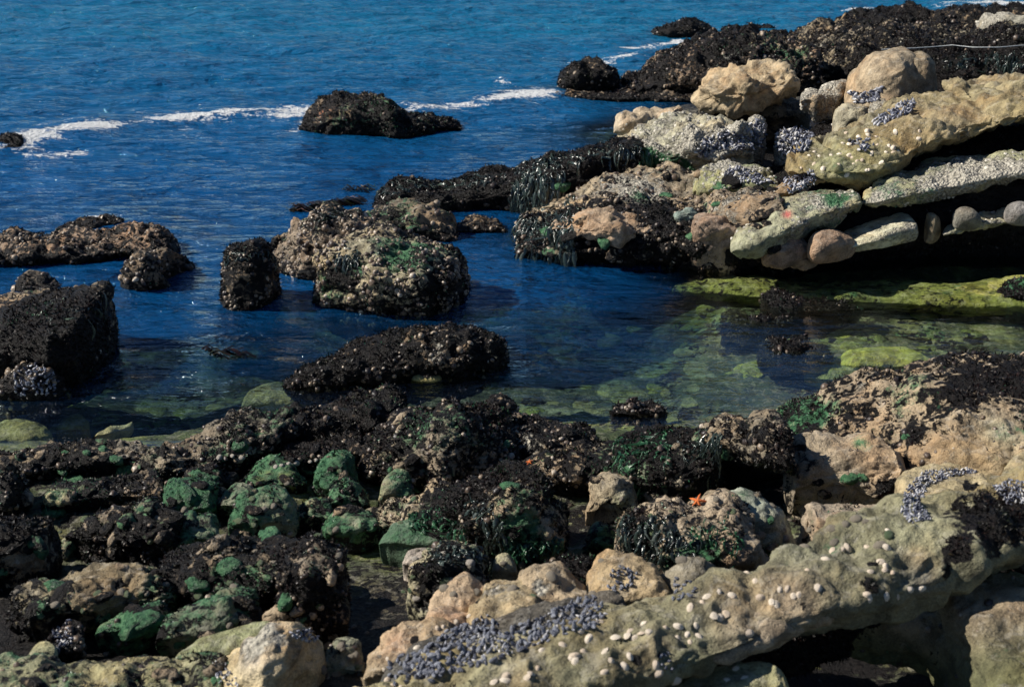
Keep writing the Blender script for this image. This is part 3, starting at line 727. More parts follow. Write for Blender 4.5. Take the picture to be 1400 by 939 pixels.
rock('boulder', 'weed-hung boulder with a bare tan corner just above the limpet ledge',
     [(840, 700, 765, .2), (855, 684, 785, .24), (900, 682, 800, .26), (950, 688, 805, .27), (1000, 690, 800, .28), (1050, 735, 790, .28), (1062, 760, 782, .28)], D=.5, box=3, amp=.04, bill=.08, base=(.33, .26, .18), dark=.52, green=.48, pale=.12, turf=.9, shells=.2,
     blobs=[('d', 1025, 770, 26, -1.0), ('g', 1025, 770, 26, -.7), ('d', 925, 735, 20, -.4), ('g', 960, 760, 30, .4), ('d', 870, 730, 30, .4), ('g', 930, 770, 40, .3)])
dome('boulder', 'smooth grey-green boulder beside the weed-hung boulder', 968, 1092, 668, 772, D=.42, z0=.2, base=(.27, .30, .24), dark=.05, green=.25, pale=.25, turf=.4, gturf=.5, box=3, blobs=[('g', 1060, 760, 30, .8), ('d', 1050, 700, 30, .3), ('g', 1000, 680, 40, .4)], amp=.03, bill=.03)
rock('boulder', 'pitted tan and black boulder between the cave and the mussel-ringed boulder',
     [(1074, 650, 678, .2), (1080, 612, 688, .2), (1100, 600, 692, .2), (1140, 592, 698, .2), (1190, 592, 700, .2), (1225, 602, 700, .2), (1243, 620, 690, .2)], D=.55, box=3, base=(.36, .29, .20), dark=.36, green=.15, pale=.15, turf=.6, amp=.04, bill=.06, blobs=[('d', 1215, 670, 22, .7), ('g', 1180, 605, 22, .5)])
rock('boulder', 'small slab-sided mottled rock under the pitted tan and black boulder',
     [(1100, 700, 722, .26), (1112, 690, 752, .3), (1150, 686, 752, .3), (1190, 690, 742, .3), (1232, 696, 722, .3)], D=.35, box=3.6, under=.0, base=(.32, .26, .19), dark=.3, green=.42, pale=.15, turf=.6, amp=.02, bill=.04)
rock('outcrop', 'broad mottled slope of rock rising to the right edge above the green pool',
     [(985, 588, 600, .06), (1020, 574, 612, .08), (1060, 562, 625, .1), (1100, 546, 640, .12), (1150, 532, 655, .14), (1200, 518, 668, .16), (1260, 505, 690, .2), (1330, 496, 700, .22), (1400, 484, 700, .22), (1480, 470, 700, .22)],
     D=1.5, box=2.6, crest=.6, end=5, amp=.05, bill=.06, base=(.28, .22, .15), dark=.54, green=.36, pale=.28, turf=.8, shells=.3,
     blobs=[('d', 1300, 630, 60, -.3), ('g', 1250, 520, 40, .2), ('g', 1100, 560, 50, .4), ((.34, .36, .28), 1370, 590, 30, 1), ('d', 1370, 590, 30, -.7), ('d', 1350, 530, 60, .15), ('d', 1250, 590, 12, .5), ((.28, .24, .15), 1330, 640, 60, .8)])
rock('boulder', 'olive-tan boulder ringed with mussels at the right of the limpet ledge',
     [(1228, 690, 715, .34), (1240, 655, 722, .34), (1265, 644, 724, .34), (1310, 640, 724, .34), (1350, 642, 722, .34), (1400, 655, 718, .34), (1440, 660, 715, .34)], D=.5, base=(.36, .30, .18), dark=-.1, green=-.1, pale=.1, turf=.6, gturf=0, amp=.03, bill=.03,
     blobs=[('d', 1332, 670, 20, 1.0), ('d', 1300, 688, 14, .9), ('d', 1370, 690, 20, .5)])
rock('boulder', 'smooth olive boulder running off the right edge above the dark turf', [(1365, 660, 668, .42), (1380, 636, 672, .42), (1400, 622, 674, .42), (1450, 610, 680, .42)], D=.4, base=(.36, .32, .2), dark=-.2, green=-.1, pale=.05, turf=0, gturf=0, amp=.02, bill=.02)

# ---- left part of the near shore
rock('weedy_rock', 'black rock with a dull grey top behind the leftmost near boulder', [(-40, 650, 690, .1), (0, 645, 700, .1), (20, 652, 700, .1), (30, 670, 695, .1)], D=.35, **NEARD)
rock('weedy_rock', 'tilted dark rock with a pale yellow tip in the left shadows', [(56, 676, 690, .08), (75, 662, 694, .08), (110, 652, 694, .08), (150, 644, 690, .08), (195, 640, 690, .1), (225, 650, 685, .1)], D=.4, **{**NEARD, 'dark': .55}, blobs=[((.42, .36, .2), 70, 678, 18, 1.2), ('d', 72, 678, 18, -.8)])
rock('weedy_rock', 'low dark rock with brown blotches above the long black shadow',
     [(88, 722, 735, .14), (120, 700, 750, .14), (160, 686, 758, .14), (200, 684, 762, .14), (235, 700, 758, .14), (248, 722, 748, .14)], D=.4, amp=.03, bill=.07, **{**NEARD, 'dark': .58}, blobs=[('d', 145, 710, 16, -.4), ('d', 190, 690, 12, -.4)])
rock('boulder', 'squat boulder with a dark crown and tan lower face at the left edge',
     [(-60, 706, 795, .2), (0, 700, 795, .2), (40, 696, 790, .2), (70, 705, 775, .2), (78, 728, 760, .2)], D=.45, box=3, base=(.36, .29, .19), dark=.5, green=.2, pale=.1, turf=.9, amp=.03, bill=.06, blobs=[('d', 45, 765, 32, -.5), ('d', 20, 712, 40, .3)])
rock('boulder', 'flat brown mottled boulder in the middle of the left foreground',
     [(210, 782, 800, .22), (235, 745, 822, .22), (280, 735, 830, .24), (330, 730, 832, .24), (375, 732, 832, .24), (395, 745, 825, .24), (400, 770, 815, .24)], D=.55, box=3, base=(.29, .23, .16), dark=.55, green=.2, pale=.15, turf=.8, amp=.04, bill=.07, blobs=[('g', 330, 815, 60, .6), ('d', 330, 770, 50, -.12)])
rock('boulder', 'rounded brown boulder with a shelly weedy front beside the black hollow',
     [(385, 790, 850, .26), (395, 758, 868, .28), (425, 750, 875, .28), (455, 756, 870, .28), (470, 778, 850, .28), (474, 810, 835, .28)], D=.4, box=2.8, base=(.29, .22, .15), dark=.58, green=.45, pale=.15, turf=.8, shells=.7, blobs=[('d', 430, 768, 24, -.35), ('d', 430, 830, 30, .3)])
rock('boulder', 'sloping boulder with a tan band and green shoulders in the left foreground',
     [(10, 818, 850, .24), (30, 790, 858, .26), (70, 780, 862, .28), (120, 772, 858, .28), (180, 766, 850, .28), (225, 772, 835, .28), (240, 792, 825, .28)], D=.5, base=(.30, .25, .16), dark=.48, green=.48, pale=.12, turf=.7, amp=.04, bill=.08,
     blobs=[('d', 150, 792, 45, -.5), ('g', 150, 792, 45, -.4), ('g', 60, 830, 30, .4)])
rock('boulder', 'bright green weed-covered rock leaning into the left shadows', [(130, 852, 868, .3), (150, 838, 872, .3), (185, 822, 872, .3), (215, 815, 866, .3), (238, 830, 862, .3)], D=.3, **GREENR)
rock('boulder', 'green and grey weedy rock right of the bright green one', [(214, 842, 880, .32), (240, 828, 884, .32), (280, 814, 880, .32), (315, 800, 868, .32), (345, 812, 850, .32), (352, 826, 842, .32)], D=.35, **{**GREENR, 'dark': .4, 'green': .65})
dome('stone', 'small pale olive stone in the shadow at the lower left', 38, 78, 876, 906, D=.15, z0=.32, base=(.36, .35, .2), dark=-.3, green=0, pale=0, turf=0, gturf=0, amp=.01, bill=.01)
dome('weedy_rock', 'cluster-topped dark rock behind the small pale olive stone', 58, 112, 848, 892, D=.2, z0=.3, base=(.1, .1, .1), dark=.6, green=.1, pale=.3, shells=1.5, turf=.5)
rock('outcrop', 'olive-green rock floor along the bottom left edge',
     [(-60, 905, 990, .36), (0, 900, 990, .38), (80, 905, 990, .38), (150, 898, 990, .38), (220, 890, 990, .38), (290, 880, 985, .38), (340, 900, 980, .38)], D=.6, box=3.4, base=(.25, .24, .135), dark=.42, green=.4, pale=.2, turf=.5, amp=.03, bill=.05, shells=.1)
rock('rock_slab', 'smooth olive slab behind the cream boulder', [(238, 890, 905, .4), (270, 872, 908, .4), (320, 856, 905, .4), (360, 850, 895, .4), (378, 856, 885, .4)], D=.3, base=(.27, .28, .14), dark=.15, green=.2, pale=.05, turf=.4, amp=.01, bill=.01)
rock('boulder', 'cream-coloured boulder with a white crest at the bottom left of centre',
     [(286, 915, 925, .42), (300, 894, 945, .42), (330, 878, 972, .42), (365, 864, 985, .42), (395, 858, 975, .42), (420, 857, 940, .42), (438, 868, 915, .42), (444, 885, 905, .42)], D=.36, box=2.2, lip=.0, base=(.47, .38, .22), dark=-.3, green=-.3, pale=.12, turf=.05, gturf=0, amp=.03, bill=.04,
     blobs=[('p', 350, 870, 45, .5), ((.62, .55, .47), 345, 878, 35, .9), ((.25, .2, .12), 400, 900, 22, .7)])
dome('weedy_rock', 'grey-green shelly rock in the shade right of the cream boulder', 436, 500, 880, 925, D=.2, z0=.36, base=(.24, .24, .16), dark=.3, green=.1, pale=.3, turf=.3, shells=.8)

# green stones
dome('green_stone', 'flat bright green stone left of the white pebbles', 330, 420, 634, 670, D=.28, z0=.06, **{**GREENR, 'base': (.13, .17, .07)}, box=3)
dome('green_stone', 'tall smooth green stone beside the dark gap', 428, 492, 619, 668, D=.3, z0=.07, **GREENR)
dome('green_stone', 'green stone with a pale shelly front below the tall smooth one', 446, 506, 650, 698, D=.25, z0=.1, **{**GREENR, 'pale': .35, 'shells': .5})
dome('green_stone', 'large rounded green boulder in the centre of the green stones', 312, 408, 668, 728, D=.35, z0=.12, **GREENR)
dome('green_stone', 'small domed green stone right of the large rounded one', 404, 456, 684, 714, D=.2, z0=.12, **GREENR)
dome('green_stone', 'greyish-green stone left of the large rounded one', 296, 350, 662, 700, D=.25, z0=.1, **{**GREENR, 'dark': .4})
dome('green_stone', 'knobbly green stone at the left end of the green stones', 222, 296, 666, 706, D=.3, z0=.1, **GREENR)
dome('green_stone', 'dark green stone below the knobbly green one', 238, 302, 706, 746, D=.25, z0=.14, **{**GREENR, 'dark': .5})
dome('weedy_rock', 'purple-brown turf hump above the knobbly green stone', 250, 332, 630, 680, D=.35, z0=.07, **NEARD)
dome('green_stone', 'green and white stone under the reddish turf-covered boulder', 517, 568, 650, 690, D=.22, z0=.1, **{**GREENR, 'pale': .4})
dome('green_stone', 'ragged green stone at the left tip of the ridge rock', 440, 522, 694, 732, D=.25, z0=.1, **{**GREENR, 'dark': .35})
rock('green_stone', 'flat sage-green slab lying in the tide pool', [(518, 736, 744, .14), (535, 716, 748, .14), (560, 708, 752, .14), (600, 714, 752, .14), (628, 738, 750, .14)], D=.34, box=2.2, base=(.08, .13, .075), dark=-.1, green=.5, pale=-.2, turf=0, gturf=.15, amp=.012, bill=.012, wetline=False)
dome('stone', 'pale pinkish stone half under the black weed by the tide pool', 550, 600, 748, 776, D=.16, z0=.15, base=(.42, .36, .3), dark=0, green=0, pale=.1, turf=.1, gturf=0, amp=.01)
dome('boulder', 'rounded boulder draped with glossy black weed beside the tide pool', 556, 672, 752, 838, D=.42, z0=.2, base=(.32, .3, .2), dark=.45, green=.35, pale=.3, turf=.6, shells=.7, blobs=[('d', 610, 765, 40, .6), ('p', 585, 825, 25, .4)])
dome('stone', 'small yellowish stone between the black weed and the ridge rock', 672, 708, 754, 788, D=.14, z0=.22, base=(.4, .36, .22), dark=-.1, green=0, pale=.1, turf=0, gturf=0, amp=.01, bill=.02)
dome('green_stone', 'mossy yellow-green stone deep in the gap by the tan pitted boulder', 800, 852, 716, 764, D=.2, z0=.06, **{**GREENR, 'base': (.12, .16, .04)})
dome('green_stone', 'yellow-green stone with an orange starfish in the gap under the white-speckled rock', 664, 716, 624, 645, D=.2, z0=.02, **{**GREENR, 'base': (.2, .22, .06), 'green': .5})
rock('weedy_rock', 'low purple turf patch behind the tan boulders', [(735, 788, 800, .26), (760, 772, 808, .28), (800, 765, 806, .28), (820, 772, 800, .28)], D=.25, **NEARD)

# foreground
rock('outcrop', 'brown and olive rock floor filmed with green in the bottom right corner',
     [(1130, 838, 852, .44), (1170, 822, 850, .44), (1215, 816, 856, .44), (1255, 810, 866, .44), (1285, 802, 885, .44), (1305, 798, 930, .44), (1325, 796, 1010, .44), (1400, 792, 1010, .46), (1480, 788, 1010, .46)], D=1.1, box=5, crest=.8, end=8, base=(.13, .13, .055), dark=.12, green=.42, pale=.05, turf=.15, gturf=.6, amp=.03, bill=.04, shells=.15,  # front edge cut along the outline of the ledge's cast shadow
     blobs=[((.27, .21, .14), 1240, 840, 60, 1), ((.27, .21, .14), 1320, 828, 60, 1), ('g', 1290, 830, 70, -.5), ((.27, .21, .14), 1390, 820, 50, .9), ('g', 1385, 820, 40, -.3), ('p', 1380, 850, 14, .4)], wetline=False)
rock('rock_slab', 'long olive ledge scattered with limpets across the bottom right',
     [(455, 940, 990, .55), (490, 926, 990, .56), (530, 922, 990, .57), (575, 904, 988, .59), (620, 896, 985, .6), (660, 878, 980, .61), (720, 866, 975, .62), (780, 846, 962, .64), (830, 836, 952, .65), (870, 818, 946, .66), (920, 809, 936, .66), (960, 800, 925, .68), (1000, 793, 908, .69), (1040, 781, 896, .7), (1080, 772, 868, .72), (1110, 756, 858, .72), (1145, 738, 846, .73), (1180, 712, 832, .74), (1215, 702, 838, .74), (1250, 698, 822, .74), (1290, 690, 806, .75), (1340, 676, 786, .76), (1400, 656, 752, .78), (1480, 626, 730, .78)],
     D=.78, bury=.10, under=.5, box=3.6, crest=.62, end=8, base=(.21, .195, .115), dark=.08, green=.0, pale=.08, turf=.7, gturf=.2, amp=.06, bill=.03, scl=.7, ridge=.05, strata=.02, lip=.12, 
     blobs=[((.36, .29, .2), 1080, 820, 45, 1), ((.34, .28, .19), 1010, 850, 50, .9), ((.30, .30, .19), 1260, 735, 45, .8), ((.36, .27, .15), 1250, 765, 22, .6), ('d', 1350, 720, 50, 1.0), ('d', 1400, 700, 50, 1.0), ('d', 1310, 750, 18, .9), ('d', 1192, 800, 14, 1.0), ('d', 1190, 770, 9, .9), ('d', 1100, 830, 9, .7), ('d', 1295, 785, 20, .5), ('g', 1080, 768, 30, .5), ('g', 1140, 745, 30, .5), ((.2, .2, .17), 1260, 790, 26, .8), ((.32, .26, .16), 900, 880, 30, .6), ('p', 1070, 830, 20, .35), ((.14, .16, .1), 950, 905, 40, .6), ((.13, .14, .09), 800, 915, 40, .5), ((.30, .27, .19), 700, 910, 40, .5), ('d', 1020, 835, 10, .5), ('p', 1170, 735, 18, .5), ('d', 870, 900, 8, .7), ('d', 905, 895, 8, .6)])
dome('boulder', 'rounded yellowish knob swelling out of the right part of the limpet ledge', 1196, 1318, 703, 796, D=.45, z0=.74, base=(.33, .31, .19), dark=-.05, green=-.1, pale=.15, turf=.6, gturf=0, amp=.025, bill=.02, bury=.06, under=.4, slope=-14, blobs=[((.38, .28, .15), 1240, 775, 26, .9), ('d', 1310, 735, 24, .9), ('d', 1292, 765, 12, .7), ('p', 1225, 712, 16, .3)])
rock('rock_slab', 'tan broken lip projecting from the middle of the limpet ledge over the black hollow',
     [(945, 868, 912, .66), (975, 856, 908, .67), (1010, 838, 898, .68), (1050, 820, 880, .70), (1090, 808, 862, .71), (1118, 800, 850, .72), (1140, 805, 845, .72)], D=.34, bury=.07, under=.5, box=3, base=(.36, .30, .215), dark=.05, green=-.1, pale=.2, turf=.4, gturf=0, amp=.03, bill=.03, scl=.7, ridge=.03, lip=.15)
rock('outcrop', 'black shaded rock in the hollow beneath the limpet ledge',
     [(980, 872, 905, .42), (1040, 850, 892, .42), (1100, 820, 880, .42), (1160, 800, 862, .42), (1240, 780, 850, .42), (1320, 760, 815, .42), (1400, 730, 790, .42)], D=.35, box=3, bury=.2, **CAVE, amp=.02, bill=.03)  # rock added to blacken the gap under the ledge
rock('rock_slab', 'thin olive slab peeking out below the limpet ledge at the bottom',
     [(880, 930, 960, .55), (930, 918, 962, .55), (1000, 906, 965, .55), (1060, 905, 965, .55), (1078, 912, 962, .55), (1084, 925, 958, .55)], D=.2, bury=.1, box=3.4, base=(.27, .26, .14), dark=.08, green=.1, pale=.1, turf=.2, amp=.01, bill=.02)
dome('boulder', 'low tan boulder with a dark hole at the left end of the mussel bed', 494, 640, 850, 945, D=.46, z0=.46, base=(.36, .28, .18), dark=-.12, green=-.3, pale=.05, turf=0, gturf=0, amp=.045, bill=.04, ridge=.02, box=3, blobs=[((.42, .26, .17), 540, 875, 25, .6), ('d', 565, 874, 7, 1.4), ('p', 570, 858, 22, .35)])
dome('boulder', 'small pinkish boulder between the low tan boulder and the big rounded one', 582, 684, 806, 882, D=.36, z0=.46, base=(.40, .3, .2), dark=-.12, green=-.3, pale=.2, turf=0, gturf=0, amp=.045, bill=.04, ridge=.02, box=3, blobs=[((.45, .29, .2), 620, 840, 20, .6)])
dome('boulder', 'big rounded ochre boulder above the middle of the mussel bed', 630, 752, 788, 884, D=.44, z0=.48, base=(.40, .32, .19), dark=-.12, green=-.3, pale=.2, turf=0, gturf=0, amp=.045, bill=.04, ridge=.02, box=3, blobs=[('p', 680, 800, 26, .4), ('d', 650, 817, 5, 1.3)])
dome('boulder', 'rounded ochre boulder with a whitish shoulder above the right of the mussel bed', 702, 812, 783, 864, D=.42, z0=.48, base=(.42, .32, .2), dark=-.12, green=-.3, pale=.2, turf=0, gturf=0, amp=.045, bill=.04, ridge=.02, box=3, blobs=[('p', 735, 800, 20, .5), ('d', 765, 800, 4, 1.2)])
dome('boulder', 'ochre dome-shaped boulder carrying a round patch of mussels', 798, 925, 760, 846, D=.42, z0=.48, base=(.38, .29, .17), dark=-.15, green=-.3, pale=.1, turf=0, gturf=0, amp=.04, bill=.035, ridge=.02, skew=.45)
dome('boulder', 'brown shaded rock with mussels between the ochre dome and the limpet ledge', 905, 985, 785, 824, D=.26, z0=.5, base=(.26, .22, .15), dark=.1, green=0, pale=.1, turf=.2, gturf=0)
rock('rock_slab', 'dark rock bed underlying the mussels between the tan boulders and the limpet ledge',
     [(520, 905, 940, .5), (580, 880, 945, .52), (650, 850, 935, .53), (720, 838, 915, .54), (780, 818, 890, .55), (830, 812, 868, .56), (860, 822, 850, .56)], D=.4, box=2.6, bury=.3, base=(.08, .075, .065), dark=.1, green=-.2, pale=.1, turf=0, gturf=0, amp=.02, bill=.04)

# submerged stones
SUB = dict(dark=-1.2, green=-.2, pale=-.3, turf=0, gturf=0, wetline=False, amp=.015, bill=.02)
rock('submerged_slab', 'bright yellow-green slab lying under water in the right pool', [(1150, 486, 500, -.12), (1165, 476, 506, -.12), (1200, 472, 508, -.12), (1240, 476, 508, -.12), (1282, 488, 503, -.12)], D=.5, bury=.12, box=2.2, base=(.30, .33, .075), **SUB)
rock('submerged_slab', 'pale green submerged rock just left of the bright yellow-green slab', [(1100, 505, 520, -.22), (1130, 490, 528, -.22), (1165, 488, 530, -.22), (1210, 500, 525, -.22)], D=.5, bury=.12, base=(.15, .19, .07), **SUB)
rock('submerged_slab', 'long yellow-green underwater shelf lit along the foot of the outcrop',
     [(920, 382, 398, -.13), (985, 376, 408, -.13), (1050, 380, 416, -.13), (1150, 384, 420, -.13), (1250, 386, 424, -.12), (1330, 384, 428, -.11), (1400, 380, 430, -.10), (1480, 378, 434, -.10)], D=.9, bury=.1, box=3, base=(.22, .24, .065), **{**SUB, 'amp': .02, 'bill': .02, 'dark': .42, 'green': .3})
dome('weedy_rock', 'weed-topped dark rock awash in the green shallows', 1040, 1180, 402, 432, D=.5, z0=-.06, base=(.22, .2, .13), dark=.62, green=.5, pale=.25, shells=.6)
dome('weedy_rock', 'green weedy lump in the shallows at the right edge', 1362, 1440, 385, 415, D=.35, z0=-.02, base=(.2, .22, .1), dark=.4, green=.75, pale=.1)
rock('weedy_rock', 'flat purple-brown weedy rock at the surface left of the weed-topped rock', [(985, 440, 446, -.05), (1020, 430, 447, -.05), (1070, 430, 446, -.05), (1090, 434, 442, -.05)], D=.3, base=(.2, .12, .1), dark=.6, green=.1, pale=.2, shells=.8)
dome('weedy_rock', 'shallow brown rock with pale flecks awash in the middle of the green pool', 1035, 1140, 468, 492, D=.35, z0=-.07, base=(.2, .15, .1), dark=.5, green=.2, pale=.35, shells=.5)
dome('submerged_slab', 'round olive underwater rock at the lower left edge of the channel', -30, 72, 572, 612, D=.4, z0=-.2, base=(.2, .21, .09), **SUB)
dome('submerged_slab', 'pale olive underwater rock beside the round one at the lower left', 76, 122, 570, 592, D=.25, z0=-.22, base=(.18, .19, .09), **SUB)
rock('submerged_slab', 'narrow pale underwater streak of rock in the lower left channel', [(130, 592, 597, -.2), (150, 580, 596, -.2), (182, 574, 586, -.2)], D=.15, bury=.1, base=(.42, .4, .25), **SUB)
rock('submerged_slab', 'pale underwater rock apron left of the shore rim by the long low rock', [(330, 535, 560, -.2), (370, 520, 562, -.2), (430, 525, 556, -.2), (480, 532, 550, -.2)], D=.4, bury=.1, base=(.16, .18, .10), **SUB)
# ------------------------------------------------------------------ ground under and between the rocks
ctrl = []
def cp(px, py, z, w=1.0):
    x, y, _ = P(px, py, z); ctrl.append((float(x), float(y), z, w))
for x in range(-400, 1801, 150):
    for py, z in ((-40, -2.6), (20, -2.2), (60, -1.7), (110, -1.5)):
        if x < 700: cp(x, py, z)
for x in range(-300, 351, 130):
    for y in (170, 230, 290, 350, 420, 480, 540): cp(x, y, -1.1 if y < 400 else -.75)
for x in (430, 560, 680):
    for y in (200, 250): cp(x, y, -1.1)
    for y in (310, 360, 420, 470, 520): cp(x, y, -.8)
cp(100, 590, -.5); cp(20, 595, -.4); cp(250, 575, -.75); cp(340, 545, -.6); cp(420, 540, -.45)
for x in (740, 820, 900): cp(x, 420, -.45); cp(x, 470, -.75); cp(x, 520, -.75); cp(x, 560, -.55)
for x in (980, 1060, 1140, 1220, 1300, 1400, 1500): cp(x, 385, -.16, 2); cp(x, 410, -.18, 2); cp(x, 440, -.22, 2); cp(x, 470, -.25, 2); cp(x, 500, -.27, 2)
for x in (1000, 1080): cp(x, 530, -.3, 2)
cp(930, 440, -.4); cp(930, 480, -.55); cp(960, 530, -.5)
for x in (740, 820): cp(x, 440, -.7, 2); cp(x, 500, -.8, 2)
for x in (720, 850, 980): cp(x, 360, -.3)
for x, y in ((-100, 640), (60, 640), (200, 640), (330, 610), (440, 590), (560, 590), (700, 600), (800, 620), (880, 620), (1000, 600), (1100, 570), (1200, 545), (1300, 525), (1450, 500)):
    cp(x, y, -.04, 2)
    if x < 900: cp(x, y - 40, -.5, 2)
for x in range(-200, 1601, 100):
    for y in (680, 720, 760, 800): 
        if not (440 < x < 700 and y < 830): cp(x, y, max(.03, zf(y) - .24))
    for y in (840, 880, 930, 990): cp(x, y, .36 if x > 1340 else (.02 if x > 900 else (.36 if y > 920 else .16)))  # low ground at front right: pit standing in for the ledge's shadow
for p_ in ((500, 755), (560, 750), (530, 735)): cp(*p_, -.05, 2)
for p_ in ((480, 800), (530, 830), (500, 870), (640, 740), (470, 710)): cp(*p_, .05, 2)
for x in (830, 900): cp(x, 735, .03, 2)
cp(880, 300, .1)
for x in (1000, 1150, 1300, 1450):
    for y, z in ((300, .2), (220, .35), (150, .4), (100, .1)): cp(x, y, z)
for x in (1000, 1200, 1400): cp(x, 55, -.3); cp(x, 10, -1.6); cp(x, -30, -2.4)
for x in (700, 780, 860): cp(x, 165, -1.0, 2); cp(x, 140, -1.2, 2); cp(x, 100, -1.4)
cp(780, 190, -.7, 2)
C = np.array(ctrl)
def ground_z(x, y):
    x = np.asarray(x, float); y = np.asarray(y, float)
    out = np.zeros(x.size); xf, yf = x.ravel(), y.ravel()
    for i in range(0, x.size, 20000):
        xs, ys = xf[i:i + 20000, None], yf[i:i + 20000, None]
        s = .25 + .03 * ys
        d2 = ((xs - C[None, :, 0]) ** 2 + (ys - C[None, :, 1]) ** 2) / s ** 2
        w = C[None, :, 3] / (d2 + .35) ** 2.2
        out[i:i + 20000] = (w * C[None, :, 2]).sum(1) / w.sum(1)
    out = out.reshape(x.shape)
    far = np.clip((y - 32) / 40, 0, 1)
    return out * (1 - far) - 5.0 * far

def sheet(nx, ny, y0, y1, xr=.62, xmin=2.8):
    v = np.linspace(0, 1, ny)
    Y = y0 * (y1 / y0) ** v
    U = np.linspace(-1, 1, nx)
    X = U[None, :] * (xmin + xr * Y[:, None])
    return X, np.repeat(Y[:, None], nx, 1)

gx, gy = sheet(420, 560, 3.2, 700)
gz = ground_z(gx, gy)
G = np.stack([gx, gy, gz], -1).reshape(-1, 3)
n0 = np.clip(1 - (G[:, 1] - 30) / 30, 0, 1)
G[:, 2] += n0 * (.05 * fbm(G, 2.2, 3, .5, 51) + .06 * (billow(G, 4.5, 3, .55, 52) - .25))
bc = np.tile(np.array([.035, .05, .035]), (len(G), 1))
shal = np.clip((G[:, 2] + .5) / .4, 0, 1)[:, None]
bc = bc * (1 - shal) + np.array([.05, .07, .025]) * shal
pat = fbm(G * np.array([1, 1.0, 0]), 4.6, 4, .62, 60) + .4 * fbm(G * np.array([1, 1, 0]), 1.1, 2, .5, 64)  # pale algae patches that also paint in dapples of caustic light
patch = np.clip((pat - .07 + .05 * np.clip((G[:, 0] - 1.2) / 1.5, 0, 1) * np.clip((12 - G[:, 1]), 0, 1)) * 6, 0, 1)[:, None]
pc = np.array([.22, .25, .17]) * (1 - shal) + np.array([.17, .20, .055]) * shal
bc = bc * (1 - patch) + pc * patch
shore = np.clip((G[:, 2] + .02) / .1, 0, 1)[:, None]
bc = bc * (1 - shore) + np.array([.06, .055, .04]) * shore  # near-black floor paints the shade of the gaps between rocks
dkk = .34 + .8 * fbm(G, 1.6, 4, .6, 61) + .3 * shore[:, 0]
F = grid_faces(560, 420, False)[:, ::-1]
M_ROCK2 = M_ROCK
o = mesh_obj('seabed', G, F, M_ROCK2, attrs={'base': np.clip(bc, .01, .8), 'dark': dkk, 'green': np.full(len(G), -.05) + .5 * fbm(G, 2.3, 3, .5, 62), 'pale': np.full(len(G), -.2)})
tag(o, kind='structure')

# ------------------------------------------------------------------ ray hits on what is built so far
bpy.context.view_layer.update()
DG = bpy.context.evaluated_depsgraph_get()
TOUCH = {R['o'].name for R in ROCKS} | {'seabed'}
def hit(px, py, skip=()):
    dx, dy, dz = ray(px, py)
    d = Vector((float(dx), float(dy), float(dz))).normalized()
    o_ = Vector(CAM)
    for _ in range(60):
        ok, loc, nor, _i, ob, _m = SC.ray_cast(DG, o_, d)
        if not ok: return None
        if ob.name in TOUCH and ob.name not in skip:
            return loc, nor, ob
        o_ = loc + d * .004
    return None

def place_mesh(name, me, loc, nor, size, roll, label, cat, group, lean=.0, sink=.0):
    n = Vector(nor)
    if lean: n = (n * (1 - lean) + Vector((0, 0, 1)) * lean)
    n.normalize()
    q = n.to_track_quat('Z', 'Y')
    o = bpy.data.objects.new(name, me)
    o.rotation_mode = 'QUATERNION'
    o.rotation_quaternion = q @ Euler((0, 0, roll)).to_quaternion()
    o.location = Vector(loc) - n * sink
    o.scale = size
    COL.objects.link(o)
    return tag(o, label, cat, group)

def raw_mesh(name, V, F, mat, smooth=True):
    me = bpy.data.meshes.new(name)
    me.from_pydata([tuple(v) for v in V], [], [tuple(int(i) for i in f) for f in F])
    me.polygons.foreach_set('use_smooth', np.full(len(me.polygons), smooth)); me.materials.append(mat); me.update()
    return me

# mussels: the nearest beds shell by shell, the rest as a crust
mus_me = []
for k in range(4):
    v = MUS_V.copy(); v[:, 0] *= [1, 1.15, .9, 1.05][k]; v[:, 0] += [.0, .12, -.1, .06][k] * (v[:, 1] * 2) ** 2 * .5
    mus_me.append(raw_mesh('mussel', v, MUS_F, M_MUSSEL))

def inpoly(x, y, poly):
    c = False; j = len(poly) - 1
    for i in range(len(poly)):
        if (poly[i][1] > y) != (poly[j][1] > y) and x < (poly[j][0] - poly[i][0]) * (y - poly[i][1]) / (poly[j][1] - poly[i][1]) + poly[i][0]: c = not c
        j = i
    return c

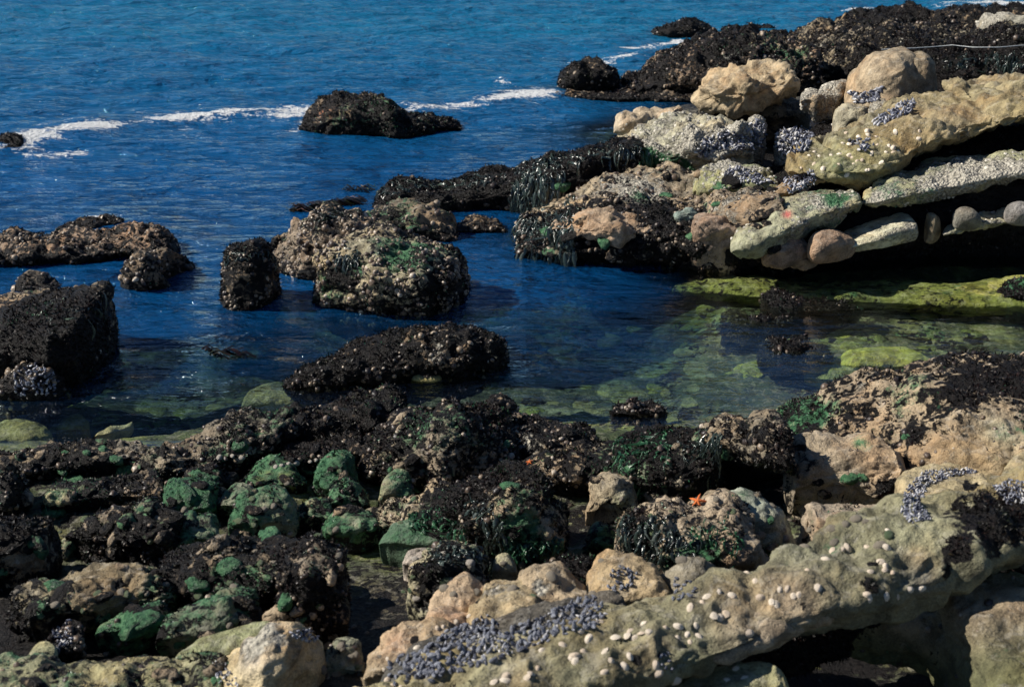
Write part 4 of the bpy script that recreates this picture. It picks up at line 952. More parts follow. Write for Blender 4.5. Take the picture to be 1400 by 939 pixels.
def bed(poly, n, label, group, size=(.014, .024), mind=.6, tall=1.0, stuff=False, name='mussel', far=False):
    xs = [p[0] for p in poly]; ys = [p[1] for p in poly]
    pts = []; tries = 0
    while len(pts) < n and tries < n * 30:
        tries += 1
        x = random.uniform(min(xs), max(xs)); y = random.uniform(min(ys), max(ys))
        if not inpoly(x, y, poly): continue
        h = hit(x, y)
        if not h: continue
        r = random.uniform(*size)
        if any((h[0] - q[0]).length < mind * (r + q[2]) for q in pts): continue
        pts.append((h[0], h[1], r))
    if stuff:
        if not pts: return
        pos = np.array([p[0] for p in pts]); nn = np.array([p[1] for p in pts])
        rs = np.random.default_rng(len(pts))
        dirn = nn + rs.normal(size=nn.shape) * .5; dirn /= np.linalg.norm(dirn, axis=1)[:, None]
        Rm = frames(dirn, rs)
        r = np.array([p[2] for p in pts])
        # stood on end: long axis along the normal
        Rm = Rm[:, :, [0, 2, 1]] * np.array([1, 1, -1])
        sz = np.stack([r * 2, r * 2.6, r * 1.4], 1)
        ob = stack_instances(MUSL_V, MUSL_F, pos + nn * r[:, None] * .3, Rm * sz[:, None, :], np.clip(rs.beta(2.0, 1.6, len(r)), 0, 1), name, M_MUSSEL_T)
        tag(ob, label, 'mussels', None, 'stuff')
        return
    for loc, nor, r in pts:
        up = random.random() < .75
        o = place_mesh('mussel', random.choice(mus_me), loc + nor * r * .35, nor, (r * 2, r * 2.3, r * 1.5), random.uniform(0, 2 * pi), label, 'mussel', group, lean=.15)
        if up:
            o.rotation_quaternion = o.rotation_quaternion @ Euler((random.uniform(.6, 1.5), random.uniform(-.5, .5), 0)).to_quaternion()

bed([(560, 905), (600, 868), (640, 852), (665, 838), (690, 862), (740, 842), (785, 822), (815, 815), (830, 838), (812, 858), (760, 872), (700, 895), (640, 915), (600, 925), (565, 928)], 215,
    'blue-grey mussel shell in the long bed between the ochre boulders and the limpet ledge', 'mussels in the long bed', (.0115, .017), .5)
bed([(530, 905), (560, 890), (605, 905), (610, 925), (585, 938), (535, 936)], 34,
    'blue-grey mussel shell in the clump at the foot of the low tan boulder', 'mussels by the low tan boulder', (.0115, .017), .5)
bed([(832, 788), (842, 775), (860, 774), (872, 785), (866, 800), (845, 810), (832, 806)], 30,
    'whitish-blue mussel shell in the round patch on the ochre dome-shaped boulder', 'mussels on the ochre dome boulder', (.008, .012), .6)
bed([(912, 790), (940, 785), (955, 800), (945, 818), (915, 822)], 18,
    'mussel shell in the clump right of the ochre dome-shaped boulder', 'mussels right of the ochre dome', (.008, .012), .6)
bed([(902, 895), (915, 892), (919, 914), (905, 916)], 7, 'mussel shell in the small clump near the lower rim of the limpet ledge', 'mussels on the limpet ledge rim', (.008, .012), .6)
# finer beds, too many to count
bed([(560, 905), (600, 868), (640, 852), (665, 838), (690, 862), (740, 842), (785, 822), (815, 815), (830, 838), (812, 858), (760, 872), (700, 895), (640, 915), (600, 925), (565, 928)], 420, 'young mussels packed between the larger shells of the long bed above the limpet ledge', None, (.0055, .009), .3, stuff=True, name='mussel_bed')
bed([(1232, 700), (1238, 668), (1262, 645), (1320, 640), (1338, 646), (1300, 652), (1268, 664), (1258, 690), (1275, 710), (1245, 716)], 330, 'crust of small blue-grey mussels ringing the olive-tan boulder on the right', None, (.007, .010), .45, stuff=True, name='mussel_bed')
bed([(1358, 665), (1380, 655), (1405, 660), (1405, 690), (1378, 690)], 120, 'crust of small mussels beside the dark turf at the right edge', None, (.007, .010), .45, stuff=True, name='mussel_bed')
bed([(1062, 178), (1095, 172), (1112, 184), (1108, 205), (1070, 212), (1062, 200)], 170, 'mussel crust covering the round studded boulder of the outcrop', None, (.018, .026), .4, stuff=True, name='mussel_bed')
bed([(960, 190), (1000, 178), (1018, 188), (1016, 205), (985, 205), (960, 218), (948, 210)], 130, 'mussel crust on the right side of the whitish barnacled boulder', None, (.018, .026), .4, stuff=True, name='mussel_bed')
bed([(1022, 172), (1040, 162), (1048, 180), (1040, 205), (1022, 204)], 60, 'mussel crust on the small knob beside the dark hollow', None, (.018, .026), .4, stuff=True, name='mussel_bed')
bed([(1070, 245), (1110, 232), (1120, 245), (1100, 258), (1078, 265)], 110, 'mussel crust on the crest of the narrow brown tilted slab', None, (.016, .024), .4, stuff=True, name='mussel_bed')
bed([(1000, 225), (1030, 235), (1060, 250), (1020, 252), (990, 240)], 90, 'mussel crust along the crest of the green-topped boulder', None, (.016, .024), .4, stuff=True, name='mussel_bed')
bed([(1180, 128), (1210, 118), (1200, 138), (1172, 142), (1160, 125)], 70, 'shell crust at the foot of the tall tan boulder', None, (.02, .03), .4, stuff=True, name='mussel_bed')
bed([(1190, 168), (1230, 142), (1252, 138), (1245, 155), (1200, 172)], 80, 'shell crust on the low barnacle-capped rock', None, (.02, .03), .4, stuff=True, name='mussel_bed')
bed([(1160, 192), (1185, 190), (1195, 200), (1185, 208), (1165, 203)], 24, 'small cluster of blue mussels on the big sandy olive slab', None, (.018, .026), .4, stuff=True, name='mussel_bed')
bed([(395, 862), (432, 860), (436, 878), (405, 875)], 36, 'row of white-blue mussels on the crest of the cream boulder', None, (.008, .011), .4, stuff=True, name='mussel_bed')
bed([(70, 860), (95, 848), (98, 880), (78, 892)], 50, 'blue-black mussels crowning the dark rock at the lower left', None, (.009, .012), .4, stuff=True, name='mussel_bed')
bed([(20, 510), (50, 495), (80, 515), (75, 540), (20, 540)], 100, 'mussel crust on the lump at the foot of the big black block', None, (.012, .018), .4, stuff=True, name='mussel_bed')
bed([(290, 905), (305, 900), (330, 935), (300, 939)], 36, 'shelly crust along the left foot of the cream boulder', None, (.007, .01), .4, stuff=True, name='mussel_bed')

# limpets on the ledge, one by one
def limpet_template(k):
    nr, V, F = 14, [], []
    prof = ((1, 0), (.86, .16), (.62, .38), (.32, .58), (.1, .68))
    for r, z in prof:
        for j in range(nr):
            t = 2 * pi * j / nr
            rr = r * (1 + .05 * cos(t * 7 + k) * r)
            V.append((rr * cos(t), rr * sin(t) * .78 + (1 - r) * .12, z))
    V.append((0, .12, .72))
    for i in range(len(prof) - 1):
        for j in range(nr):
            F.append((i * nr + j, i * nr + (j + 1) % nr, (i + 1) * nr + (j + 1) % nr, (i + 1) * nr + j))
    b = (len(prof) - 1) * nr
    for j in range(nr): F.append((b + j, b + (j + 1) % nr, len(V) - 1))
    return raw_mesh('limpet', V, F, M_LIMPET)
LM = [limpet_template(k) for k in range(3)]
ledge_limpets = [(880, 853), (857, 868), (862, 862), (842, 871), (866, 873), (877, 865), (888, 864), (911, 857), (928, 855), (952, 854), (940, 867), (927, 870), (955, 868), (943, 877),
    (827, 889), (836, 902), (826, 917), (862, 897), (872, 899), (855, 910), (898, 908), (902, 920), (923, 931), (1017, 925), (994, 928),
    (1032, 794), (1003, 816), (1040, 817), (1054, 822), (1060, 824), (1084, 813), (1092, 812), (1119, 803), (1067, 805), (1078, 805), (983, 808), (1000, 812), (976, 840), (984, 843), (992, 838), (943, 830), (961, 822), (966, 815), (1021, 783), (1103, 778), (1130, 765), (1152, 751), (1160, 749), (1137, 752), (1198, 744), (1205, 745), (1212, 748), (1186, 746), (1204, 768), (1210, 772), (1220, 782), (1210, 778), (1190, 780), (1214, 724), (1212, 816), (1228, 815), (1190, 820), (1185, 812), (1244, 806), (1260, 803), (1025, 866), (1006, 912),
    (726, 920), (735, 913), (720, 925), (692, 923), (675, 932), (690, 929), (797, 890), (785, 895), (786, 904), (782, 898), (804, 872), (770, 880), (742, 888), (813, 850), (823, 849), (795, 862)]
for (x, y) in ledge_limpets:
    h = hit(x + random.uniform(-1, 1), y + random.uniform(-1, 1))
    if not h: continue
    r = random.uniform(.013, .021)
    place_mesh('limpet', random.choice(LM), h[0], h[1], (r * 1.05, r, r * random.uniform(.6, .95)), random.uniform(0, 6.28), 'pinkish-cream limpet clinging to the long olive ledge', 'limpet', 'limpets on the olive ledge', sink=.001)
for (x, y) in [(529, 900), (526, 916), (530, 928), (548, 938), (537, 936), (570, 884), (598, 858), (624, 850), (606, 856), (640, 842)]:
    h = hit(x, y)
    if h:
        r = random.uniform(.010, .016)
        place_mesh('limpet', random.choice(LM), h[0], h[1], (r, r, r * .8), random.uniform(0, 6.28), 'peach-coloured limpet on the low tan boulder beside the mussel clump', 'limpet', 'limpets on the low tan boulder', sink=.001)
for k in range(70):
    x = random.uniform(1085, 1300); y = random.uniform(178, 250)
    h = hit(x, y)
    if h and 'sandy olive slab' in h[2].get('label', '') and h[1].z > .2:
        r = random.uniform(.018, .03)
        place_mesh('limpet', random.choice(LM), h[0], h[1], (r, r, r * .8), random.uniform(0, 6.28), 'tiny pale limpet on the big sandy olive slab', 'limpet', 'limpets on the sandy olive slab', sink=.002)

# small cobbles and shell pebbles in the gaps
def stone_mesh(seed, mat):
    rs = np.random.default_rng(seed)
    nr, nc = 12, 18
    V, F = [(0, 0, -1)], []
    for i in range(1, nr):
        a = -pi / 2 + pi * i / nr
        for j in range(nc):
            t = 2 * pi * j / nc; V.append((cos(a) * cos(t), cos(a) * sin(t), sin(a)))
    V.append((0, 0, 1)); V = np.array(V)
    V = V * (1 + .22 * fbm(V, .9, 3, .5, seed))[:, None] * np.array([1, .8, .6])
    for i in range(nr - 2):
        for j in range(nc):
            a = 1 + i * nc + j; b = 1 + i * nc + (j + 1) % nc
            F.append((a, b, b + nc, a + nc))
    for j in range(nc):
        F.append((0, 1 + (j + 1) % nc, 1 + j)); F.append((len(V) - 1, 1 + (nr - 2) * nc + j, 1 + (nr - 2) * nc + (j + 1) % nc))
    return raw_mesh('cobble', V, F, mat)
M_COB = [plain_material('cobble_stone', (.16, .14, .11), (.34, .29, .22), 12, .6, .01, .5),
         plain_material('cobble_green', (.05, .09, .04), (.16, .20, .10), 14, .5, .01, .5),
         plain_material('cobble_white', (.45, .40, .34), (.66, .6, .52), 20, .5, .01, .3)]
CM = [[stone_mesh(5 + i * 7 + k, M_COB[k]) for i in range(3)] for k in range(3)]
zones = [((0, 690, 520, 860), 40, (.012, .03), (.5, .5, 0), 'small dark cobble wedged among the left foreground boulders', 'cobbles among the left foreground boulders'),
         ((200, 640, 560, 740), 30, (.01, .024), (.2, .8, 0), 'small green cobble among the green stones', 'cobbles among the green stones'),
         ((540, 740, 860, 830), 26, (.014, .03), (.6, .3, .1), 'small cobble in the gaps behind the ochre boulders', 'cobbles behind the ochre boulders'),
         ((850, 680, 1240, 770), 22, (.014, .03), (.7, .3, 0), 'small brown cobble in the crevices above the limpet ledge', 'cobbles above the limpet ledge'),
         ((440, 860, 520, 930), 16, (.012, .025), (.7, .3, 0), 'small cobble in the dark hollow right of the cream boulder', 'cobbles right of the cream boulder')]
for (x0, y0, x1, y1), n, sz, mixw, lab, grp in zones:
    for _ in range(n):
        h = hit(random.uniform(x0, x1), random.uniform(y0, y1))
        if not h or h[0].z < -.05: continue
        k = random.choices((0, 1, 2), mixw)[0]; r = random.uniform(*sz)
        place_mesh('cobble', random.choice(CM[k]), h[0], h[1], (r, r, r), random.uniform(0, 6.28), lab, 'cobble', grp, lean=.5, sink=r * .15)
for x, y in [(377, 638), (385, 636), (395, 634), (405, 633), (415, 635), (424, 631), (300, 625), (304, 627), (318, 623), (331, 625), (432, 629)]:
    h = hit(x, y)
    if h:
        r = random.uniform(.014, .024)
        place_mesh('white_pebble', random.choice(CM[2]), h[0], h[1], (r, r, r), random.uniform(0, 6.28), 'white pebble in the row at the foot of the purplish turf rock', 'pebble', 'white pebbles by the green stones', lean=.6)

# weedy stones filling the gaps, each a thing of its own
WS = []
for k in range(6):
    me = stone_mesh(60 + k, M_ROCK)
    V0 = np.array([v.co[:] for v in me.vertices])
    n_ = V0 / np.linalg.norm(V0, axis=1)[:, None]
    V0 = V0 + n_ * (.35 * fbm(V0, 1.6, 3, .55, 80 + k) + .25 * (billow(V0, 2.2, 3, .5, 90 + k) - .3))[:, None]
    me.vertices.foreach_set('co', V0.astype(np.float32).ravel())
    for nm, val in (('dark', (.7, .5, .62, .4, .75, .3)[k]), ('green', (.2, .6, .35, .3, .1, .75)[k]), ('pale', (.2, .2, .4, .4, .1, .2)[k])):
        a = me.attributes.new(nm, 'FLOAT', 'POINT'); a.data.foreach_set('value', np.full(len(V0), val, np.float32))
    a = me.attributes.new('base', 'FLOAT_COLOR', 'POINT'); a.data.foreach_set('color', np.tile(np.array([.27, .21, .14, 1], np.float32), (len(V0), 1)).ravel())
    me.update(); WS.append(me)
for (x0, y0, x1, y1), n, sz, lab, grp in [((0, 640, 480, 850), 70, (.03, .075), 'rough weedy stone jammed among the dark boulders of the left foreground', 'weedy stones in the left foreground'),
        ((480, 560, 840, 700), 30, (.025, .05), 'rough weedy stone lodged on the middle of the shore rim', 'weedy stones on the shore rim'),
        ((0, 600, 480, 650), 26, (.025, .05), 'rough weedy stone on the left shore rim beside the water', 'weedy stones on the left shore rim'),
        ((840, 590, 1240, 760), 26, (.025, .05), 'rough weedy stone in the crevices around the black cave', 'weedy stones around the black cave'),
        ((0, 860, 300, 939), 16, (.02, .04), 'rough weedy stone on the olive floor at the bottom left', 'weedy stones at the bottom left'),
        ((720, 235, 1060, 345), 34, (.04, .09), 'rough crusted stone on the shell-crusted platform of the outcrop', 'crusted stones on the outcrop platform')]:
    for _ in range(n):
        h = hit(random.uniform(x0, x1), random.uniform(y0, y1))
        if not h or h[0].z < -.03 or 'limpet' in h[2].get('label', ''): continue
        r = random.uniform(*sz)
        place_mesh('weedy_stone', random.choice(WS), h[0], h[1], (r * random.uniform(1, 1.5), r, r * random.uniform(.8, 1.2)), random.uniform(0, 6.28), lab, 'stone', grp, lean=.6, sink=r * .25)

# sunken stones on the bed of the pools
SS = []
for k in range(6):
    me = stone_mesh(160 + k, M_ROCK); V0 = np.array([v.co[:] for v in me.vertices])
    V0 = V0 * (1 + .4 * fbm(V0, 1.1, 2, .5, 190 + k))[:, None] * np.array([1, 1, .6])
    me.vertices.foreach_set('co', V0.astype(np.float32).ravel())
    for nm, val in (('dark', (.2, .35, .5, .3, .62, .45)[k]), ('green', (.3, .1, .5, .2, .3, .4)[k]), ('pale', 0)):
        a = me.attributes.new(nm, 'FLOAT', 'POINT'); a.data.foreach_set('value', np.full(len(V0), val, np.float32))
    bcol = ((.25, .29, .06), (.17, .21, .06), (.08, .11, .035), (.2, .22, .11), (.07, .07, .035), (.12, .16, .045))[k]
    a = me.attributes.new('base', 'FLOAT_COLOR', 'POINT'); a.data.foreach_set('color', np.tile(np.array([*bcol, 1], np.float32), (len(V0), 1)).ravel())
    me.update(); SS.append(me)
for (x0, y0, x1, y1), n, sz, kk, lab, grp in [
        ((960, 400, 1400, 520), 100, (.05, .17), (1, 2, 2, 4, 4, 5, 5, 0), 'yellow-green stone sunk in the clear water of the right pool', 'sunken stones of the right pool'),
        ((700, 370, 1000, 460), 44, (.06, .2), (1, 2, 4, 5), 'olive stone sunk in the shade in front of the shell-crusted platform', 'sunken stones before the platform'),
        ((700, 460, 960, 580), 54, (.05, .16), (3, 3, 1, 4), 'pale stone sunk in the blue middle of the pool', 'sunken stones of the middle pool'),
        ((330, 425, 700, 570), 40, (.06, .18), (3, 1, 4, 5), 'dull green stone sunk around the long low dark rock', 'sunken stones of the channel'),
        ((0, 545, 330, 612), 22, (.06, .16), (1, 3, 2), 'olive stone sunk beside the left shore rim', 'sunken stones by the left rim')]:
    for _ in range(n):
        h = hit(random.uniform(x0, x1), random.uniform(y0, y1))
        if not h or h[2].name != 'seabed' or h[0].z > -.12: continue
        r = random.uniform(*sz)
        place_mesh('sunken_stone', SS[random.choice(kk)], h[0], h[1], (r * random.uniform(1, 1.6), r, r * random.uniform(.5, .9)), random.uniform(0, 6.28), lab, 'stone', grp, lean=.6, sink=r * .15)

# starfish
def starfish(px, py, R_, label, wrap=.5, arms=5, roll=0.3):
    h = hit(px, py)
    if not h: return
    V, F = [], []
    na, nl, nr = arms, 7, 6
    # a closed star-shaped skin: rings of outline points rising to the middle
    outline = na * 8
    for s_, z in ((1.0, 0.0), (.97, .09), (.82, .17), (.55, .22), (.28, .26)):
        for j in range(outline):
            t = 2 * pi * j / outline
            ph = (t * na / (2 * pi)) % 1.0; d = abs(ph - .5) * 2
            rad = .26 + .74 * d ** 2.2
            rr = rad * s_ if s_ > .9 else (.26 * s_ + .74 * d ** 2.6 * s_)
            V.append((rr * cos(t), rr * sin(t), z * (1 - .45 * rr) - .45 * wrap * rr * rr))
    V.append((0, 0, .27))
    for i in range(4):
        for j in range(outline):
            F.append((i * outline + j, i * outline + (j + 1) % outline, (i + 1) * outline + (j + 1) % outline, (i + 1) * outline + j))
    for j in range(outline): F.append((4 * outline + j, 4 * outline + (j + 1) % outline, len(V) - 1))
    me = raw_mesh('starfish', V, F, M_STAR)
    n = Vector(h[1]); n = (n + Vector((0, -.6, .5))).normalized()
    o = bpy.data.objects.new('starfish', me); o.rotation_mode = 'QUATERNION'
    o.rotation_quaternion = n.to_track_quat('Z', 'Y') @ Euler((0, 0, roll)).to_quaternion()
    o.location = h[0] + n * R_ * .55; o.scale = (R_, R_, R_); COL.objects.link(o)
    tag(o, label, 'starfish')
starfish(955, 688, .05, 'bright orange starfish on the weedy boulder in front of the black cave', .9)
starfish(725, 633, .024, 'small orange starfish in the gap beneath the white-speckled turf rock', .2, roll=1.0)

# hanging seaweed, one thing per curtain
def curtain(pts, n, length, label, width=(.012, .022), spread=.05, mat=M_KELP, name='seaweed', jitter=6, out=.03, maxd=.45):
    """fronds rooted on the rock along a line of picture points and hanging down it"""
    Vs, Fs, T = [], [], []
    pts = np.array(pts, float)
    seg = np.r_[0, np.cumsum(np.hypot(*np.diff(pts, axis=0).T))]
    nv = 0; nseg = 9
    for _ in range(n):
        s = random.uniform(0, seg[-1])
        x = np.interp(s, seg, pts[:, 0]) + random.gauss(0, 2); y = np.interp(s, seg, pts[:, 1]) + random.gauss(0, jitter)
        h = hit(x, y)
        if not h: continue
        p = h[0] + h[1] * .006
        L = random.uniform(*length); w = random.uniform(*width); lean = random.gauss(0, .05); ph = random.uniform(0, 6.28)
        nrm = Vector((h[1].x, min(h[1].y, -.15), 0)).normalized()
        ob = p + nrm * random.uniform(.2, 1.0) * out
        side = Vector((cos(ph * .3 - .9), sin(ph * .3 - .9) * .5, 0)).normalized()
        t0 = random.betavariate(2, 2.5)
        for k in range(nseg):
            u = k / (nseg - 1)
            q = p.lerp(ob, min(1, u * 3)) + Vector((lean * L * u + .012 * sin(ph + u * 7), .01 * cos(ph * 2 + u * 6), -L * u + (.012 if 0 < u < .3 else 0)))
            if q.z < -.03: q.z = -.03; q.x += .02 * u
            ww = w * (.5 + .7 * sin(pi * min(1, u * 1.05 + .08))) * .5
            tw = side * cos(u * 2.5 + ph) * ww + Vector((0, 0, 0))
            if tw.length < ww * .4: tw = side * ww * .4
            Vs += [q - tw, q + nrm * ww * .35, q + tw]; T += [t0] * 3
        for k in range(nseg - 1):
            for c in (0, 1):
                a = nv + k * 3 + c; Fs.append((a, a + 1, a + 4, a + 3))
        nv += nseg * 3
    if not Vs: return
    V = np.array([tuple(v) for v in Vs])
    rt = V[::nseg * 3]; med = np.median(rt, 0)
    keep = np.linalg.norm((rt - med) * np.array([.35, 1, 1]), axis=1) < maxd
    if keep.sum() < 3: return
    V = V.reshape(-1, nseg * 3, 3)[keep].reshape(-1, 3); T = np.array(T).reshape(-1, nseg * 3)[keep].ravel()
    Fs = np.array(Fs).reshape(-1, (nseg - 1) * 2, 4)[:keep.sum()].reshape(-1, 4)
    k3 = nseg * 3; roots = V[::k3]; order = np.argsort(roots[:, 0])
    # an added strip joins frond to frond into one mesh
    todo = list(order); cur = todo.pop(0); run = []
    while todo:
        dd_ = [np.linalg.norm(roots[t] - roots[cur]) for t in todo[:40]]
        nxt = todo.pop(int(np.argmin(dd_)))
        run.append((cur * k3, cur * k3 + 3, nxt * k3 + 3, nxt * k3)); cur = nxt
    Fs = np.concatenate([Fs, np.array(run)])
    loc = np.array([V[:, 0].mean(), V[:, 1].mean(), V[:, 2].min()])
    o = mesh_obj(name, V, np.array(Fs), mat, loc=loc, attrs={'tint': np.array(T)})
    tag(o, label, 'seaweed')
curtain([(702, 250), (722, 240), (745, 234), (768, 232)], 520, (.12, .32), 'black curtain of seaweed hanging from the bend of the weedy arm', (.02, .034), out=.05, jitter=20, maxd=.8)
curtain([(708, 318), (722, 310), (745, 306), (785, 312)], 560, (.1, .26), 'dripping black seaweed draped over the left tip of the shell-crusted platform', (.016, .03), out=.05, jitter=20, maxd=.8)
curtain([(515, 262), (560, 252), (620, 248), (690, 240)], 240, (.08, .26), 'fringe of short dark seaweed along the top of the weedy arm', (.016, .028), out=.05, jitter=5)
curtain([(765, 215), (830, 205), (880, 200)], 120, (.1, .3), 'dark seaweed fringe where the weedy arm meets the outcrop', (.016, .028), out=.05, jitter=5)
curtain([(875, 214), (890, 212)], 70, (.15, .3), 'tuft of blue-green seaweed hanging below the whitish barnacled boulder', (.014, .024), mat=M_GREEN, out=.04)
curtain([(632, 690), (660, 700), (690, 715)], 70, (.06, .16), 'glossy black straps of seaweed on the face of the ridge rock', (.012, .024), out=.02, jitter=10)
curtain([(590, 760), (640, 758), (675, 765)], 150, (.05, .14), 'glossy black seaweed lying over the rounded boulder by the tide pool', (.012, .024), out=.02, jitter=7)
curtain([(560, 715), (600, 712), (640, 735)], 80, (.03, .07), 'sage-green seaweed fringe on the left foot of the ridge rock', (.01, .018), mat=M_GREEN, out=.02)
curtain([(690, 745), (730, 745), (765, 740)], 80, (.03, .08), 'sage-green seaweed fringe on the right foot of the ridge rock', (.01, .018), mat=M_GREEN, out=.02)
curtain([(845, 620), (880, 612), (915, 610)], 160, (.08, .24), 'green seaweed strands hanging beside the black cave', (.008, .018), mat=M_GREEN, out=.03, jitter=12)
curtain([(930, 612), (960, 606), (985, 600)], 120, (.1, .28), 'dark seaweed strands hanging over the mouth of the black cave', (.008, .018), out=.03, jitter=10)
curtain([(850, 725), (880, 722), (920, 735), (955, 745)], 190, (.06, .17), 'dark seaweed hanging over the weed-hung boulder', (.009, .018), out=.03, jitter=14)
curtain([(945, 730), (985, 730), (1010, 735)], 70, (.05, .14), 'green seaweed streaks on the right of the weed-hung boulder', (.009, .016), mat=M_GREEN, out=.02, jitter=12)
curtain([(455, 352), (475, 350), (490, 356)], 70, (.12, .26), 'grey-green seaweed strands on the left face of the largest middle boulder', (.012, .02), out=.03)
curtain([(310, 352), (340, 342), (372, 352)], 80, (.1, .3), 'dark seaweed streaming down the upright pillar rock', (.012, .02), out=.02)
curtain([(420, 295), (460, 292), (490, 290), (520, 288)], 90, (.06, .16), 'short dark weed fringe on the rocks behind the largest middle boulder', (.012, .02), out=.02)
curtain([(1290, 85), (1340, 82), (1400, 82)], 160, (.2, .5), 'dark weed hanging below the far reef at the right edge', (.03, .05), out=.05)
curtain([(60, 440), (100, 425), (140, 410)], 60, (.1, .3), 'black weed strands on the side of the big black block', (.012, .02), out=.03)
# ------------------------------------------------------------------ water
def water_material():
    m, nt = new_mat('sea_water'); b = NB(nt)
    co = b.pos()
    foam_a = b.attr('foam'); deep = b.attr('deep'); calm = b.attr('calm')
    mp = b.n('ShaderNodeMapping'); mp.inputs['Scale'].default_value = (.55, 1.25, 1); mp.inputs['Rotation'].default_value = (0, 0, .12)
    b.link(co, mp.inputs[0]); cs = mp.outputs[0]
    w1 = b.noise(cs, 2.2, 4, .55, .4); w2 = b.noise(cs, 7.5, 4, .6, .5); w3 = b.noise(cs, 26, 3, .6)
    w0 = b.noise(cs, .75, 3, .5, .6)
    h = b.math('ADD', b.math('ADD', b.math('MULTIPLY', w0, .42), b.math('MULTIPLY', w1, .22)), b.math('MULTIPLY', w2, .095))
    h = b.math('ADD', h, b.math('MULTIPLY', w3, .007))
    h = b.math('MULTIPLY', h, b.mix(calm, 1.0, .10, 'FLOAT'))
    nrm = b.bump(h, 1.0, 1.0)
    # foam: white froth where the swell breaks over the rocks
    fn = b.math('ADD', b.math('MULTIPLY', b.noise(cs, 3.2, 6, .7, .6), .6), b.math('MULTIPLY', b.noise(co, 16, 5, .7), .5))
    fn = b.math('MULTIPLY_ADD', fn, 3.0, -1.08)
    fm = b.rng(b.math('SUBTRACT', foam_a, fn), -.08, .22)
    # what the body of the water lets through and what it scatters back, with sky reflection painted into the blue
    tint = b.ramp(deep, [(0, (.98, .99, .96)), (.2, (.86, .94, .85)), (.4, (.5, .76, .72)), (.7, (.15, .40, .48)), (1, (.02, .1, .2))])
    tr = b.n('ShaderNodeBsdfTransparent'); b.link(tint, tr.inputs[0])
    df = b.n('ShaderNodeBsdfDiffuse')
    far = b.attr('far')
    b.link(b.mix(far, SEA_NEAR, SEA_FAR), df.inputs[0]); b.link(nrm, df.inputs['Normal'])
    body = b.n('ShaderNodeMixShader'); b.link(b.rng(deep, .2, .62, 0.0, .97), body.inputs[0])
    b.link(tr.outputs[0], body.inputs[1]); b.link(df.outputs[0], body.inputs[2])
    gl = b.n('ShaderNodeBsdfGlossy'); gl.inputs['Roughness'].default_value = .05; b.link(nrm, gl.inputs['Normal'])
    gl.inputs[0].default_value = (.9, .97, 1, 1)
    # reflectance from the angle alone, the same from above and from below the surface
    dt = b.n('ShaderNodeVectorMath', operation='DOT_PRODUCT'); b.link(nrm, dt.inputs[0])
    b.link(b.n('ShaderNodeNewGeometry').outputs['Incoming'], dt.inputs[1])
    cs_ = b.math('ABSOLUTE', dt.outputs['Value'])
    fr = b.math('MULTIPLY_ADD', b.math('POWER', b.math('SUBTRACT', 1.0, cs_, clamp=True), 3.5), .96, .03)
    sf = b.n('ShaderNodeMixShader'); b.link(fr, sf.inputs[0])
    b.link(body.outputs[0], sf.inputs[1]); b.link(gl.outputs[0], sf.inputs[2])
    fd = b.n('ShaderNodeBsdfDiffuse'); fd.inputs[0].default_value = (.86, .88, .9, 1)
    b.link(b.bump(fn, .08), fd.inputs['Normal'])
    out = b.n('ShaderNodeMixShader'); b.link(fm, out.inputs[0]); b.link(sf.outputs[0], out.inputs[1]); b.link(fd.outputs[0], out.inputs[2])
    o = b.n('ShaderNodeOutputMaterial'); b.link(out.outputs[0], o.inputs[0])
    return m
SEA_NEAR = (.002, .062, .195, 1); SEA_FAR = (.007, .145, .275, 1)  # near blue carries part of the sky reflection as diffuse colour
M_SEA = water_material()

rows = np.r_[np.geomspace(4.0, 36, 800), np.geomspace(36.3, 1500, 90)]
nx = 560
U = np.linspace(-1, 1, nx)
wy = np.repeat(rows[:, None], nx, 1); wx = U[None] * (2.4 + .6 * rows[:, None])
Wp = np.stack([wx, wy, np.zeros_like(wx)], -1).reshape(-1, 3)
gzw = ground_z(wx, wy).ravel()
depth = np.clip(-gzw, 0, 6)
def polydist(px_pts):
    pts = np.array([[float(v) for v in P(a, c, 0)[:2]] for a, c in px_pts])
    best = np.full(len(Wp), 1e9)
    for a, c in zip(pts[:-1], pts[1:]):
        ab = c - a; L2 = (ab ** 2).sum()
        t = np.clip(((Wp[:, :2] - a) @ ab) / L2, 0, 1)
        d = np.hypot(*(Wp[:, :2] - (a + t[:, None] * ab)).T)
        best = np.minimum(best, d)
    return best
crest1 = [(-60, 214), (20, 203), (60, 195), (120, 183), (180, 174), (250, 167), (330, 163), (420, 160), (470, 158)]
crest2 = [(560, 156), (600, 152), (650, 146), (700, 138), (740, 133)]
foam = np.zeros(len(Wp))
fmod = 1.0 + 1.1 * np.clip(fbm(Wp * np.array([.8, 1.6, 1]), .9, 3, .6, 90) + .12, -.3, .5)
fx_ = fbm(Wp, .9, 2, .5, 91)
